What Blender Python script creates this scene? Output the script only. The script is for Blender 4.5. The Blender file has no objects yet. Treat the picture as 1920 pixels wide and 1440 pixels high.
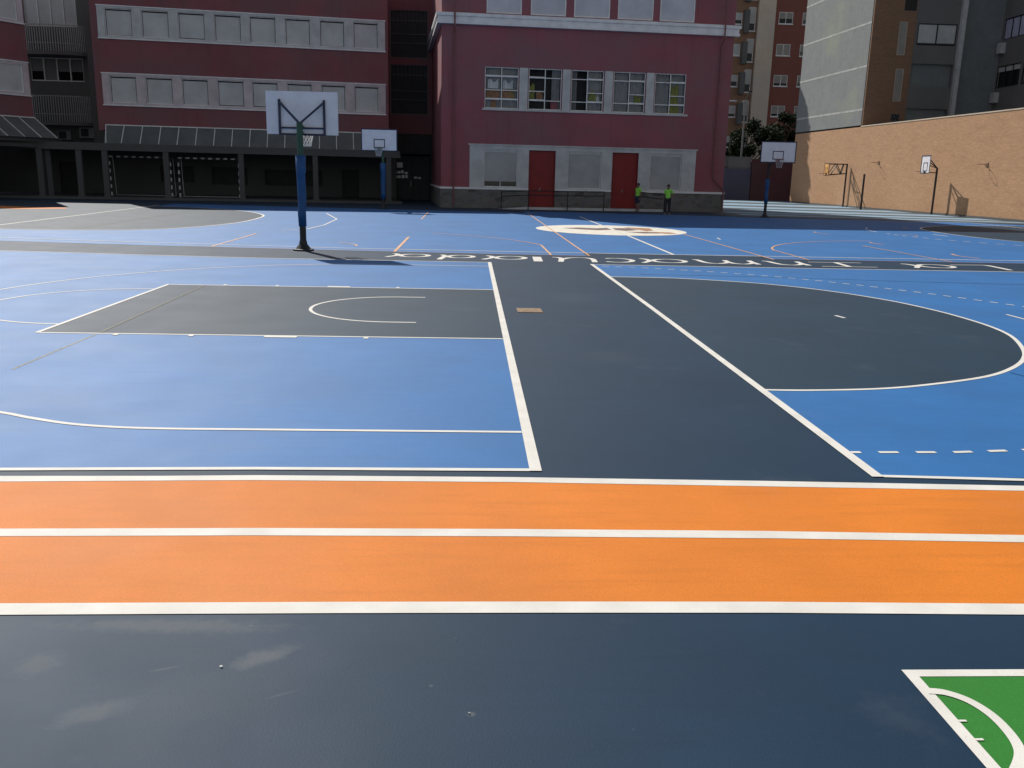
import bpy, math, random
from mathutils import Vector, Matrix
random.seed(7)
S = bpy.context.scene
COL = S.collection
R = math.radians

# ------------------------------------------------------------------ helpers
class MB:
    def __init__(s): s.v = []; s.f = []
    def quad(s, *p):
        n = len(s.v); s.v += [tuple(q) for q in p]; s.f.append(tuple(range(n, n + len(p)))); return s
    def box(s, x0, x1, y0, y1, z0, z1):
        n = len(s.v)
        s.v += [(x0,y0,z0),(x1,y0,z0),(x1,y1,z0),(x0,y1,z0),(x0,y0,z1),(x1,y0,z1),(x1,y1,z1),(x0,y1,z1)]
        s.f += [tuple(n+i for i in q) for q in ((0,3,2,1),(4,5,6,7),(0,1,5,4),(1,2,6,5),(2,3,7,6),(3,0,4,7))]
        return s
    def tube(s, pts, r, k=10, caps=True, closed=False):
        pts = [Vector(p) for p in pts]; N = len(pts); rs = r if isinstance(r, (list, tuple)) else [r]*N
        n0 = len(s.v); up = None
        for i, p in enumerate(pts):
            if closed: t = (pts[(i+1) % N] - pts[i-1]).normalized()
            else: t = (pts[min(i+1, N-1)] - pts[max(i-1, 0)]).normalized()
            if up is None:
                a = Vector((0,0,1)) if abs(t.z) < .9 else Vector((1,0,0)); up = (a - t*a.dot(t)).normalized()
            else:
                up = (up - t*up.dot(t)).normalized()
            b = t.cross(up)
            for j in range(k):
                an = 2*math.pi*j/k; s.v.append(tuple(p + (up*math.cos(an) + b*math.sin(an))*rs[i]))
        for i in range(N if closed else N-1):
            for j in range(k):
                a0 = n0+i*k+j; a1 = n0+i*k+(j+1) % k; i2 = (i+1) % N
                s.f.append((a0, a1, n0+i2*k+(j+1) % k, n0+i2*k+j))
        if caps and not closed:
            s.f.append(tuple(n0+j for j in range(k))[::-1]); s.f.append(tuple(n0+(N-1)*k+j for j in range(k)))
        return s
    def bar(s, a, b, w, h=None):
        h = h or w; a = Vector(a); b = Vector(b); t = (b-a).normalized()
        u = Vector((0,0,1)) if abs(t.z) < .9 else Vector((0,1,0)); u = (u - t*u.dot(t)).normalized(); q = t.cross(u)
        n = len(s.v)
        for p in (a, b):
            for i, j in ((-1,-1),(1,-1),(1,1),(-1,1)): s.v.append(tuple(p + q*(i*w/2) + u*(j*h/2)))
        s.f += [tuple(n+i for i in q_) for q_ in ((3,2,1,0),(4,5,6,7),(0,1,5,4),(1,2,6,5),(2,3,7,6),(3,0,4,7))]
        return s
    def ribbon(s, pts, w, z=0., closed=False):
        P = [Vector((p[0], p[1])) for p in pts]; N = len(P); n0 = len(s.v)
        for i in range(N):
            a = P[i-1] if (i > 0 or closed) else None; b = P[(i+1) % N] if (i < N-1 or closed) else None
            d1 = (P[i]-a).normalized() if a is not None else (b-P[i]).normalized()
            d2 = (b-P[i]).normalized() if b is not None else d1
            t = (d1+d2); t = t.normalized() if t.length > 1e-6 else d1
            n = Vector((-t.y, t.x)); c = max(.45, n.dot(Vector((-d1.y, d1.x)))); ww = (w[i] if isinstance(w, (list, tuple)) else w)/2/c
            s.v.append((P[i].x+n.x*ww, P[i].y+n.y*ww, z)); s.v.append((P[i].x-n.x*ww, P[i].y-n.y*ww, z))
        for i in range(N if closed else N-1):
            j = (i+1) % N; s.f.append((n0+2*i+1, n0+2*j+1, n0+2*j, n0+2*i))
        return s
    def poly(s, pts, z=0.): return s.quad(*[(p[0], p[1], z) for p in pts])
    def disc(s, cx, cy, rx, ry, z, k=64): return s.poly([(cx+rx*math.cos(2*math.pi*i/k), cy+ry*math.sin(2*math.pi*i/k)) for i in range(k)], z)
    def wall(s, u0, u1, z0, z1, holes, v0=0., v1=.3):
        us = sorted({u0, u1, *[h[0] for h in holes], *[h[1] for h in holes]}); zs = sorted({z0, z1, *[h[2] for h in holes], *[h[3] for h in holes]})
        us = [u for u in us if u0 <= u <= u1]; zs = [z for z in zs if z0 <= z <= z1]
        def solid(a, b, c, d):
            m = ((a+b)/2, (c+d)/2); return not any(h[0] < m[0] < h[1] and h[2] < m[1] < h[3] for h in holes)
        for c, d in zip(zs[:-1], zs[1:]):
            st = None
            for a, b in zip(us[:-1], us[1:]):
                if solid(a, b, c, d):
                    st = a if st is None else st
                else:
                    if st is not None: s.box(st, a, v0, v1, c, d)
                    st = None
            if st is not None: s.box(st, us[-1], v0, v1, c, d)
        return s
    def build(s, name, mat, parent=None, smooth=False):
        me = bpy.data.meshes.new(name); me.from_pydata(s.v, [], s.f); me.update()
        if smooth:
            for p in me.polygons: p.use_smooth = True
        o = bpy.data.objects.new(name, me); COL.objects.link(o); me.materials.append(mat)
        if parent is not None: o.parent = parent
        return o
def tag(o, label=None, cat=None, group=None, kind=None):
    if label: o['label'] = label
    if cat: o['category'] = cat
    if group: o['group'] = group
    if kind: o['kind'] = kind
    return o
def empty(name, loc, rz, label, cat, group=None):
    o = bpy.data.objects.new(name, None); COL.objects.link(o); o.location = loc; o.rotation_euler = (0,0,rz); o.empty_display_size = .3
    return tag(o, label, cat, group)
def copy_tree(o, parent=None):
    c = o.copy(); COL.objects.link(c); c.parent = parent
    for ch in list(o.children): copy_tree(ch, c)
    return c
def struct(name, mb, mat, label=None): return tag(mb.build(name, mat), label, None, None, 'structure')

# ------------------------------------------------------------------ materials
def newmat(name):
    m = bpy.data.materials.new(name); m.use_nodes = True; nt = m.node_tree; b = nt.nodes['Principled BSDF']; return m, nt, b
def N(nt, t, **k):
    n = nt.nodes.new(t)
    for a, b in k.items():
        if a in n.inputs.keys(): n.inputs[a].default_value = b
        else: setattr(n, a, b)
    return n
def noise_mix(nt, c0, c1, scale, lo=.35, hi=.65, detail=6, vec=None, rough=.6):
    g = vec or N(nt, 'ShaderNodeNewGeometry').outputs['Position']
    n = N(nt, 'ShaderNodeTexNoise', Scale=scale, Detail=detail, Roughness=rough); nt.links.new(g, n.inputs['Vector'])
    r = N(nt, 'ShaderNodeMapRange'); r.inputs['From Min'].default_value = lo; r.inputs['From Max'].default_value = hi; nt.links.new(n.outputs['Fac'], r.inputs['Value'])
    m = N(nt, 'ShaderNodeMix', data_type='RGBA')
    for s_, c in ((6, c0), (7, c1)):
        if hasattr(c, 'links'): nt.links.new(c, m.inputs[s_])
        else: m.inputs[s_].default_value = (*c, 1)
    nt.links.new(r.outputs[0], m.inputs[0]); return m.outputs[2]
def bump(nt, b, scale, strength, dist=.01, kind='noise', vec=None):
    g = vec or N(nt, 'ShaderNodeNewGeometry').outputs['Position']
    n = N(nt, 'ShaderNodeTexNoise', Scale=scale, Detail=4.)
    nt.links.new(g, n.inputs['Vector']); bu = N(nt, 'ShaderNodeBump', Strength=strength, Distance=dist)
    nt.links.new(n.outputs['Fac'], bu.inputs['Height']); nt.links.new(bu.outputs[0], b.inputs['Normal'])
def plain(name, c, rough=.6, metal=0., var=.12, scale=3., bs=None, spec=.5):
    m, nt, b = newmat(name); b.inputs['Roughness'].default_value = rough; b.inputs['Metallic'].default_value = metal; b.inputs['Specular IOR Level'].default_value = spec
    lo = tuple(x*(1-var) for x in c); hi = tuple(min(1, x*(1+var)) for x in c)
    nt.links.new(noise_mix(nt, lo, hi, scale), b.inputs['Base Color'])
    if bs: bump(nt, b, bs[0], bs[1], bs[2])
    return m
def paint(name, c, rough=.5, wear=None, spec=.30, dust=.08, spots=()):
    """sports-court acrylic: slow blotches, roller streaks, dust patches, tiny grain"""
    m, nt, b = newmat(name)
    g = N(nt, 'ShaderNodeNewGeometry').outputs['Position']
    base = noise_mix(nt, tuple(x*.88 for x in c), tuple(x*1.10 for x in c), .6, vec=g)
    mp = N(nt, 'ShaderNodeMapping'); mp.inputs['Scale'].default_value = (.5, 5, 1); mp.inputs['Rotation'].default_value = (0,0,.5); nt.links.new(g, mp.inputs[0])
    base = noise_mix(nt, base, tuple(x*.84 for x in c), 2.2, .5, .85, vec=mp.outputs[0])
    grit = noise_mix(nt, base, tuple(x*.72+.004 for x in c), 150, .54, .70, 2, vec=g)
    grit = noise_mix(nt, grit, tuple(min(1,x*1.25+.02) for x in c), 210, .60, .72, 2, vec=g)
    dc = tuple(x*.88 + y*.12 for x, y in zip(c, (.33,.33,.34)))
    out = noise_mix(nt, grit, dc, .9, .62-dust*.3, .86, 8, vec=g, rough=.68)
    sp = N(nt, 'ShaderNodeTexVoronoi', Scale=3.2, feature='F1'); nt.links.new(g, sp.inputs['Vector'])
    lt = N(nt, 'ShaderNodeMath', operation='LESS_THAN'); lt.inputs[1].default_value = .028; nt.links.new(sp.outputs['Distance'], lt.inputs[0])
    mx = N(nt, 'ShaderNodeMix', data_type='RGBA'); nt.links.new(lt.outputs[0], mx.inputs[0]); nt.links.new(out, mx.inputs[6]); mx.inputs[7].default_value = (*dc, 1)
    nt.links.new(mx.outputs[2], b.inputs['Base Color'])
    rn = N(nt, 'ShaderNodeTexNoise', Scale=1.3, Detail=5.); nt.links.new(g, rn.inputs['Vector'])
    rr = N(nt, 'ShaderNodeMapRange'); rr.inputs['From Min'].default_value = .3; rr.inputs['From Max'].default_value = .7
    rr.inputs['To Min'].default_value = rough-.02; rr.inputs['To Max'].default_value = rough+.03; nt.links.new(rn.outputs['Fac'], rr.inputs['Value']); nt.links.new(rr.outputs[0], b.inputs['Roughness'])
    b.inputs['Specular IOR Level'].default_value = spec; b.inputs['Sheen Weight'].default_value = .02; b.inputs['Sheen Roughness'].default_value = .35; b.inputs['Sheen Tint'].default_value = (1,.98,.95,1)
    bump(nt, b, 95, .16, .004, vec=g)
    if spots:
        cur = mx.outputs[2]
        for (sx_, sy_, ax_, ay_, rot_, k_) in spots:
            sb = N(nt, 'ShaderNodeVectorMath', operation='SUBTRACT'); sb.inputs[1].default_value = (sx_, sy_, 0); nt.links.new(g, sb.inputs[0])
            m2_ = N(nt, 'ShaderNodeMapping', vector_type='TEXTURE'); m2_.inputs['Rotation'].default_value = (0,0,rot_); m2_.inputs['Scale'].default_value = (ax_, ay_, 1); nt.links.new(sb.outputs[0], m2_.inputs[0])
            ln = N(nt, 'ShaderNodeVectorMath', operation='LENGTH'); nt.links.new(m2_.outputs[0], ln.inputs[0])
            nz = N(nt, 'ShaderNodeTexNoise', Scale=14., Detail=8., Roughness=.7); nt.links.new(g, nz.inputs['Vector'])
            ad = N(nt, 'ShaderNodeMath', operation='MULTIPLY_ADD'); nt.links.new(nz.outputs['Fac'], ad.inputs[0]); ad.inputs[1].default_value = 1.6; ad.inputs[2].default_value = -.8
            a2 = N(nt, 'ShaderNodeMath', operation='ADD'); nt.links.new(ln.outputs['Value'], a2.inputs[0]); nt.links.new(ad.outputs[0], a2.inputs[1])
            rm_ = N(nt, 'ShaderNodeMapRange', interpolation_type='SMOOTHSTEP'); rm_.inputs['From Min'].default_value = 1.1; rm_.inputs['From Max'].default_value = .2; rm_.inputs['To Max'].default_value = k_; nt.links.new(a2.outputs[0], rm_.inputs['Value'])
            xx = N(nt, 'ShaderNodeMix', data_type='RGBA'); nt.links.new(rm_.outputs[0], xx.inputs[0]); nt.links.new(cur, xx.inputs[6]); xx.inputs[7].default_value = (.15,.155,.16,1); cur = xx.outputs[2]
        nt.links.new(cur, b.inputs['Base Color'])
    return m
M = {}
GR = .64
M['asphalt'] = paint('dark_court_paint', (.008,.034,.066), GR, dust=.12)
M['foreground'] = paint('dusty_dark_paint', (.006,.031,.068), GR, spec=.26, dust=.10, spots=((-1.34,-2.47,.17,.08,.6,.38),(-1.88,-2.86,.18,.08,.5,.26),(-2.25,-2.52,.12,.12,.4,.2),(-1.8,-2.2,.62,.085,-.02,.28),(-1.72,-2.56,.07,.010,.35,.25),(-.45,-2.89,.02,.02,0,.5),(-1.2,-2.75,.08,.010,.5,.18),(1.2,4,.5,.5,.2,.05),(1.3,9,.6,.9,0,.06)))
M['blue'] = paint('blue_court_paint', (.013,.142,.40), GR, spec=.44)
M['orange'] = paint('orange_track_paint', (.70,.20,.014), GR+.04)
M['green'] = paint('green_paint', (.03,.215,.028), GR+.04)
M['white'] = plain('white_line_paint', (.78,.75,.69), .65, 0, .05, 6, (150,.2,.004), .2)
def worn_white():
    m, nt, b = newmat('worn_white_line_paint'); g = N(nt, 'ShaderNodeNewGeometry').outputs['Position']
    c = noise_mix(nt, (.80,.775,.72), (.70,.675,.62), 3, vec=g)
    c = noise_mix(nt, c, (.52,.50,.46), 26, .60, .80, 6, vec=g, rough=.75)
    c = noise_mix(nt, c, (.22,.22,.22), 90, .70, .76, 3, vec=g)
    nt.links.new(c, b.inputs['Base Color']); b.inputs['Roughness'].default_value = .66; b.inputs['Specular IOR Level'].default_value = .2; bump(nt, b, 140, .3, .004, vec=g); return m
M['white'] = worn_white()
M['oldorange'] = plain('orange_line_paint', (.74,.40,.20), .6, 0, .2, 4)
M['yellow'] = plain('faded_yellow_line_paint', (.20,.19,.16), .6, 0, .35, 9, spec=.2)
M['ghost'] = plain('faded_grey_line_paint', (.085,.09,.075), .6, 0, .3, 9, spec=.2)
M['seam'] = plain('crack_filler', (.008,.03,.07), .7, spec=.1)
M['skyblue'] = paint('light_blue_paint', (.27,.40,.52), GR)
M['greypaint'] = paint('grey_stripe_paint', (.075,.095,.10), GR)
M['logo_brown'] = plain('brown_emblem_paint', (.17,.11,.10), .6)
M['logo_orange'] = plain('orange_emblem_paint', (.42,.20,.10), .6)
M['logo_cream'] = plain('cream_emblem_paint', (.80,.76,.66), .6)
def render_paint(name, c, stain=.55):
    m, nt, b = newmat(name); g = N(nt, 'ShaderNodeNewGeometry').outputs['Position']; gm = sum(c)/3
    base = noise_mix(nt, tuple(x*.88 for x in c), tuple(x*1.1 for x in c), .35, .35, .65, 5, vec=g)
    base = noise_mix(nt, base, tuple(x*.62+gm*.34 for x in c), .28, .42, .62, 7, vec=g, rough=.65)
    mp = N(nt, 'ShaderNodeMapping'); mp.inputs['Scale'].default_value = (1.6,1.6,.16); nt.links.new(g, mp.inputs[0])
    out = noise_mix(nt, base, tuple(x*stain+.012 for x in c), 1.5, .56, .92, 6, vec=mp.outputs[0])
    nt.links.new(out, b.inputs['Base Color']); b.inputs['Roughness'].default_value = .85; bump(nt, b, 25, .25, .02, vec=g); return m
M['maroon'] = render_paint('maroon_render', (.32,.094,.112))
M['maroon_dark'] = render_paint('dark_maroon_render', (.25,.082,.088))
M['trim'] = plain('white_trim', (.80,.78,.77), .7, 0, .10, 2)
M['surround'] = plain('grey_surround', (.56,.55,.535), .75, 0, .12, 1.5)
M['surround_pink'] = plain('pinkish_grey_surround', (.60,.50,.50), .75, 0, .15, 1.2)
def shutter_mat(name, c):
    m, nt, b = newmat(name); g = N(nt, 'ShaderNodeNewGeometry').outputs['Position']
    base = noise_mix(nt, tuple(x*.88 for x in c), tuple(x*1.08 for x in c), .8, vec=g)
    w = N(nt, 'ShaderNodeTexWave', wave_type='BANDS', bands_direction='Z', Scale=5.5); nt.links.new(g, w.inputs['Vector'])
    mx = N(nt, 'ShaderNodeMix', data_type='RGBA', blend_type='MULTIPLY'); mx.inputs[0].default_value = .22; nt.links.new(base, mx.inputs[6]); nt.links.new(w.outputs['Color'], mx.inputs[7])
    nt.links.new(mx.outputs[2], b.inputs['Base Color']); b.inputs['Roughness'].default_value = .6
    bu = N(nt, 'ShaderNodeBump', Strength=.6, Distance=.02); nt.links.new(w.outputs['Fac'], bu.inputs['Height']); nt.links.new(bu.outputs[0], b.inputs['Normal']); return m
M['shutter'] = shutter_mat('grey_roller_shutter', (.70,.69,.66))
M['shutter_l'] = shutter_mat('pale_roller_shutter', (.74,.72,.77))
M['shutter_g'] = shutter_mat('mid_grey_roller_shutter', (.52,.51,.50))
M['shutter_beige'] = shutter_mat('beige_roller_shutter', (.42,.38,.33))
M['reddoor'] = plain('red_door_paint', (.25,.008,.006), .55, 0, .12, 2)
M['glass'] = plain('window_glass', (.012,.014,.016), .08, 0, .1, 1)
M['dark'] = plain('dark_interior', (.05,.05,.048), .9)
M['frame'] = plain('white_window_frame', (.78,.77,.74), .5)
M['curtain'] = plain('grey_curtain', (.30,.30,.29), .9)
M['curtain_y'] = plain('yellow_green_curtain', (.22,.23,.06), .9, 0, .25, 6)
M['curtain_o'] = plain('brown_card', (.28,.15,.08), .9, 0, .3, 6)
M['pipe'] = plain('painted_downpipe', (.22,.085,.085), .6)
def stone_mat():
    m, nt, b = newmat('rubble_stone'); g = N(nt, 'ShaderNodeNewGeometry').outputs['Position']
    mp = N(nt, 'ShaderNodeMapping'); mp.inputs['Scale'].default_value = (1.5,1.5,2.6); nt.links.new(g, mp.inputs[0])
    v = N(nt, 'ShaderNodeTexVoronoi', Scale=1.6); nt.links.new(mp.outputs[0], v.inputs['Vector'])
    e = N(nt, 'ShaderNodeTexVoronoi', Scale=1.6, feature='DISTANCE_TO_EDGE'); nt.links.new(mp.outputs[0], e.inputs['Vector'])
    hs = N(nt, 'ShaderNodeHueSaturation', Saturation=.22, Value=.24); nt.links.new(v.outputs['Color'], hs.inputs['Color'])
    m0 = N(nt, 'ShaderNodeMix', data_type='RGBA'); m0.inputs[0].default_value = .55; nt.links.new(hs.outputs[0], m0.inputs[6]); m0.inputs[7].default_value = (.16,.14,.12,1)
    r = N(nt, 'ShaderNodeMapRange'); r.inputs['From Max'].default_value = .06; nt.links.new(e.outputs['Distance'], r.inputs['Value'])
    mx = N(nt, 'ShaderNodeMix', data_type='RGBA'); nt.links.new(r.outputs[0], mx.inputs[0]); mx.inputs[6].default_value = (.22,.20,.18,1); nt.links.new(m0.outputs[2], mx.inputs[7])
    nt.links.new(mx.outputs[2], b.inputs['Base Color']); b.inputs['Roughness'].default_value = .9
    bu = N(nt, 'ShaderNodeBump', Strength=.5, Distance=.04); nt.links.new(r.outputs[0], bu.inputs['Height']); nt.links.new(bu.outputs[0], b.inputs['Normal']); return m
M['stone'] = stone_mat()
def brick_mat(name, c1, c2, mortar, axis='yz', w=.24, h=.065, noise=.5):
    m, nt, b = newmat(name); g = N(nt, 'ShaderNodeNewGeometry').outputs['Position']
    sx = N(nt, 'ShaderNodeSeparateXYZ'); nt.links.new(g, sx.inputs[0]); cx = N(nt, 'ShaderNodeCombineXYZ')
    nt.links.new(sx.outputs['Y' if axis == 'yz' else 'X'], cx.inputs[0]); nt.links.new(sx.outputs['Z'], cx.inputs[1])
    br = N(nt, 'ShaderNodeTexBrick', Scale=1., Bias=0.); br.inputs['Brick Width'].default_value = w; br.inputs['Row Height'].default_value = h; br.inputs['Mortar Size'].default_value = .007
    br.inputs['Color1'].default_value = (*c1, 1); br.inputs['Color2'].default_value = (*c2, 1); br.inputs['Mortar'].default_value = (*mortar, 1)
    nt.links.new(cx.outputs[0], br.inputs['Vector'])
    mp = N(nt, 'ShaderNodeMapping'); mp.inputs['Scale'].default_value = (1,1,4.5); nt.links.new(g, mp.inputs[0])
    o1 = noise_mix(nt, br.outputs['Color'], tuple(x*.80 for x in c2), .6, .5, .8, 8, vec=mp.outputs[0], rough=.7)
    mp2 = N(nt, 'ShaderNodeMapping'); mp2.inputs['Scale'].default_value = (2,2,9); nt.links.new(g, mp2.inputs[0])
    o1 = noise_mix(nt, o1, tuple(min(1, x*1.22) for x in c1), 1.1, .50, .72, 8, vec=mp2.outputs[0], rough=.78)
    o1 = noise_mix(nt, o1, tuple(x*.80 for x in c2), 2.1, .55, .75, 8, vec=mp2.outputs[0], rough=.8)
    nt.links.new(o1, b.inputs['Base Color']); b.inputs['Roughness'].default_value = .9
    bu = N(nt, 'ShaderNodeBump', Strength=.5, Distance=.01); nt.links.new(br.outputs['Fac'], bu.inputs['Height']); bu.invert = True; nt.links.new(bu.outputs[0], b.inputs['Normal']); return m
M['brick'] = brick_mat('tan_brick', (.55,.31,.165), (.46,.262,.14), (.40,.26,.16))
M['brownbrick'] = brick_mat('dark_brown_brick', (.34,.19,.11), (.29,.16,.095), (.22,.14,.10), 'xz')
M['redbrick'] = brick_mat('red_brown_brick', (.29,.095,.068), (.25,.082,.058), (.20,.10,.08), 'xz')
M['beige'] = render_paint('beige_render', (.66,.53,.40), .8)
def party_mat():
    m, nt, b = newmat('grey_party_wall_render'); g = N(nt, 'ShaderNodeNewGeometry').outputs['Position']
    base = noise_mix(nt, (.19,.20,.20), (.25,.26,.255), 1.2, .3, .7, 9, vec=g, rough=.75)
    base = noise_mix(nt, base, (.27,.29,.22), .22, .55, .75, 4, vec=g)
    base = noise_mix(nt, base, (.15,.155,.16), 6, .56, .7, 6, vec=g, rough=.7)
    nt.links.new(base, b.inputs['Base Color']); b.inputs['Roughness'].default_value = .9; bump(nt, b, 9, .5, .03, vec=g); return m
M['party'] = party_mat()
M['darkgrey'] = render_paint('dark_grey_render', (.13,.13,.12), .8)
M['midgrey'] = render_paint('grey_render', (.19,.18,.17), .8)
M['joint'] = plain('pale_render_joint', (.42,.42,.40), .8, 0, .2, 2)
M['bluewall'] = render_paint('blue_painted_wall', (.10,.10,.165), .8)
M['redwall'] = render_paint('dark_red_painted_wall', (.12,.04,.045), .8)
M['awning'] = plain('grey_awning_sheet', (.125,.13,.125), .6, 0, .15, 1)
M['rib'] = plain('pale_steel_rib', (.72,.71,.66), .5)
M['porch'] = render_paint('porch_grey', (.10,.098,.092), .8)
M['navy'] = plain('navy_paint', (.022,.024,.06), .5)
M['polegreen'] = plain('green_pole_paint', (.012,.075,.045), .45)
M['poleblack'] = plain('black_pole_paint', (.018,.016,.018), .5)
M['pad'] = plain('blue_pole_padding', (.008,.075,.22), .55, 0, .2, 5)
M['board'] = plain('white_backboard', (.86,.83,.86), .6, 0, .06, 3)
M['board_o'] = plain('orange_backboard', (.85,.42,.13), .5)
M['rim'] = plain('dark_rim', (.05,.03,.03), .5)
M['rim_o'] = plain('worn_orange_rim', (.30,.09,.04), .5)
M['net'] = plain('white_net', (.72,.70,.64), .8)
M['metal'] = plain('grey_steel', (.25,.25,.24), .4, .6)
M['skin'] = plain('skin', (.22,.12,.085), .6)
M['hair'] = plain('dark_hair', (.012,.009,.008), .7)
M['lime'] = plain('lime_vest', (.34,.80,.10), .8, 0, .1, 8)
M['cloth_d'] = plain('dark_trousers', (.028,.028,.034), .85)
M['cloth_b'] = plain('navy_shorts', (.035,.037,.075), .85)
M['shoe'] = plain('pale_shoes', (.20,.19,.17), .7)
M['bark'] = plain('bark', (.06,.045,.035), .9)
M['acwhite'] = plain('air_conditioner_white', (.26,.26,.26), .6)
M['slat'] = plain('balcony_slat', (.46,.46,.44), .6)
M['rust'] = plain('rusty_steel', (.26,.17,.10), .75, 0, .45, 30)
M['paper'] = plain('paper', (.75,.75,.72), .7)
def leaf_mat():
    m, nt, b = newmat('dark_green_leaves'); nt.links.new(noise_mix(nt, (.010,.018,.008), (.028,.045,.018), 1.8), b.inputs['Base Color']); b.inputs['Roughness'].default_value = .75; b.inputs['Specular IOR Level'].default_value = .08; return m
M['leaf'] = leaf_mat()

# ------------------------------------------------------------------ ground and painted courts (metres; x along the track, y away from the camera)
struct('ground', MB().quad((-260,-60,0),(260,-60,0),(260,420,0),(-260,420,0)), M['foreground'])
Z1, Z2, Z3, Z4, Z5 = .0018, .0036, .0054, .0072, .009
def arc(cx, cy, rx, ry, a0, a1, k=48): return [(cx+rx*math.cos(R(a0+(a1-a0)*i/k)), cy+ry*math.sin(R(a0+(a1-a0)*i/k))) for i in range(k+1)]
def smooth(P, k=8):
    out = []; n = len(P)
    for i in range(n-1):
        p0 = P[max(i-1,0)]; p1 = P[i]; p2 = P[i+1]; p3 = P[min(i+2,n-1)]
        for j in range(k):
            t = j/k; out.append(tuple(.5*((2*p1[c])+(-p0[c]+p2[c])*t+(2*p0[c]-5*p1[c]+4*p2[c]-p3[c])*t*t+(-p0[c]+3*p1[c]-3*p2[c]+p3[c])*t**3) for c in (0,1)))
    return out+[P[-1]]
def dash(P, on, off, phase=0.):
    segs = []; cur = [P[0]]; left = on-phase; draw = True
    for a, b in zip(P[:-1], P[1:]):
        a = Vector(a); b = Vector(b); L = (b-a).length; s_ = 0
        while L-s_ > left:
            s_ += left; q = a+(b-a)*(s_/L)
            if draw: cur.append(tuple(q)); segs.append(cur); cur = []
            else: cur = [tuple(q)]
            draw = not draw; left = on if draw else off
        left -= L-s_
        if draw: cur.append(tuple(b))
    return segs
# left basketball court
far_side = [(-30,17.6),(-18,16.6),(-11.6,15.75),(-8.5,15.35),(-5.4,15.05),(0.02,15.0)]
struct('court_surface', MB().poly([(-30,-.05),(0.02,-.03),(0.02,15.0)]+far_side[::-1][1:], Z1), M['blue'])
mb = MB(); mb.poly([(-5.77,5.05),(0,5.05),(0,9.95),(-5.77,9.95)], Z2); struct('key_area', mb, M['asphalt'])
L = MB()
L.ribbon([(0.005,-.04),(0.005,15.03)], .085, Z4)
L.ribbon([(-30,-.06),(-3.6,-.065),(-2.8,-.04),(-1.93,-.015),(-.037,-.012)], .056, Z3)
L.ribbon(far_side[:-1]+[(-.04,15.0)], .06, Z3)
L.ribbon([(-.04,5.07),(-5.8,5.07)], .05, Z3); L.ribbon([(-.04,9.93),(-5.8,9.93)], .05, Z3); L.ribbon([(-5.775,5.045),(-5.775,9.955)], .055, Z4)
th = math.degrees(math.asin(6.575/6.725))
L.ribbon([(-.04,.925),(-1.4,.93),(-2.3,.935)]+smooth([(-2.45,.935),(-2.9,.94),(-3.3,.975),(-3.7,1.07),(-4.15,1.27)],6)[:-1]+arc(-1.575,7.5,6.725,6.725,-90-(90-66.6),-180,36)+arc(-1.575,7.5,6.725,6.725,180,90+(90-th),40)+[(-.04,14.075)], .05, Z3)
L.ribbon(arc(-5.775,7.5,1.8,1.8,90,270,36), .05, Z3)
L.ribbon([(-1.2,8.775)]+arc(-1.575,7.5,1.275,1.275,90,270,36)+[(-1.2,6.225)], .05, Z3)
for yy, s_ in ((5.045,-1),(9.955,1)):
    for x0, w in ((-1.78,.06),(-3.0,.40),(-3.92,.06),(-4.83,.06)):
        y0, y1 = sorted((yy, yy+s_*.10)); L.poly([(x0,y0),(x0+w,y0),(x0+w,y1),(x0,y1)], Z4)
struct('court_line', L, M['white'])
struct('court_line', MB().ribbon([(-5.13,9.9),(-5.04,5.1)], .045, Z4), M['ghost'])
struct('court_line', MB().ribbon([(-5.04,5.0),(-5.05,4.4),(-5.06,3.01)], .03, Z2), M['yellow'])
# right handball court
RC = MB().poly([(2.42,-.1),(30,-.55),(30,15.0),(2.42,14.95)], Z1); struct('court_surface', RC, M['blue'])
Dp = smooth([(2.42,2.47),(2.91,2.47),(3.67,2.57),(4.34,2.80),(5.15,3.20),(5.75,3.69),(6.23,4.25),(6.62,4.9),(7.02,5.8),(7.2,6.6),(7.24,7.5),(7.18,8.3),(6.97,9.3),(6.47,10.4),(5.85,11.2),(5.15,11.75),(4.0,12.25),(3.2,12.36),(2.42,12.36)])
struct('goal_area', MB().poly(Dp, Z2), M['asphalt'])
L = MB(); L.ribbon(Dp, .055, Z3); L.ribbon([(2.42,-.12),(2.43,2.4),(2.44,8),(2.42,14.98)], .085, Z4)
L.ribbon([(2.46,-.10),(3.47,-.165),(6,-.22),(30,-.6)], .05, Z3); L.ribbon([(2.46,14.93),(7.43,14.92),(13,14.95),(30,15.0)], .06, Z3)
for sg in dash([(2.47,.45),(3.3,.47),(3.9,.54)]+[(5,.85),(6.2,1.6)], .157, .143, .08): L.ribbon(sg, .045, Z3)
farD = smooth([(2.62,14.56),(3.7,14.28),(5.06,13.65),(6.36,12.75),(7.29,11.75),(8.08,10.65),(8.64,9.7),(9.11,8.75),(9.3,8.1)])
for sg in dash(farD, .157, .143): L.ribbon(sg, .045, Z3)
L.ribbon([(5.22,7.46),(5.27,7.22)], .06, Z3); L.ribbon([(8.2,7.85),(8.2,7.2)], .05, Z3)
struct('court_line', L, M['white'])
L = MB(); L.ribbon([(3.2,12.95),(6,12.85),(9,12.4),(14,12.0)], .03, Z2); L.ribbon([(5.55,3.42),(5.6,3.22),(5.75,3.14),(9,3.05)], .02, Z2); struct('seam', L, M['seam'])
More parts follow.
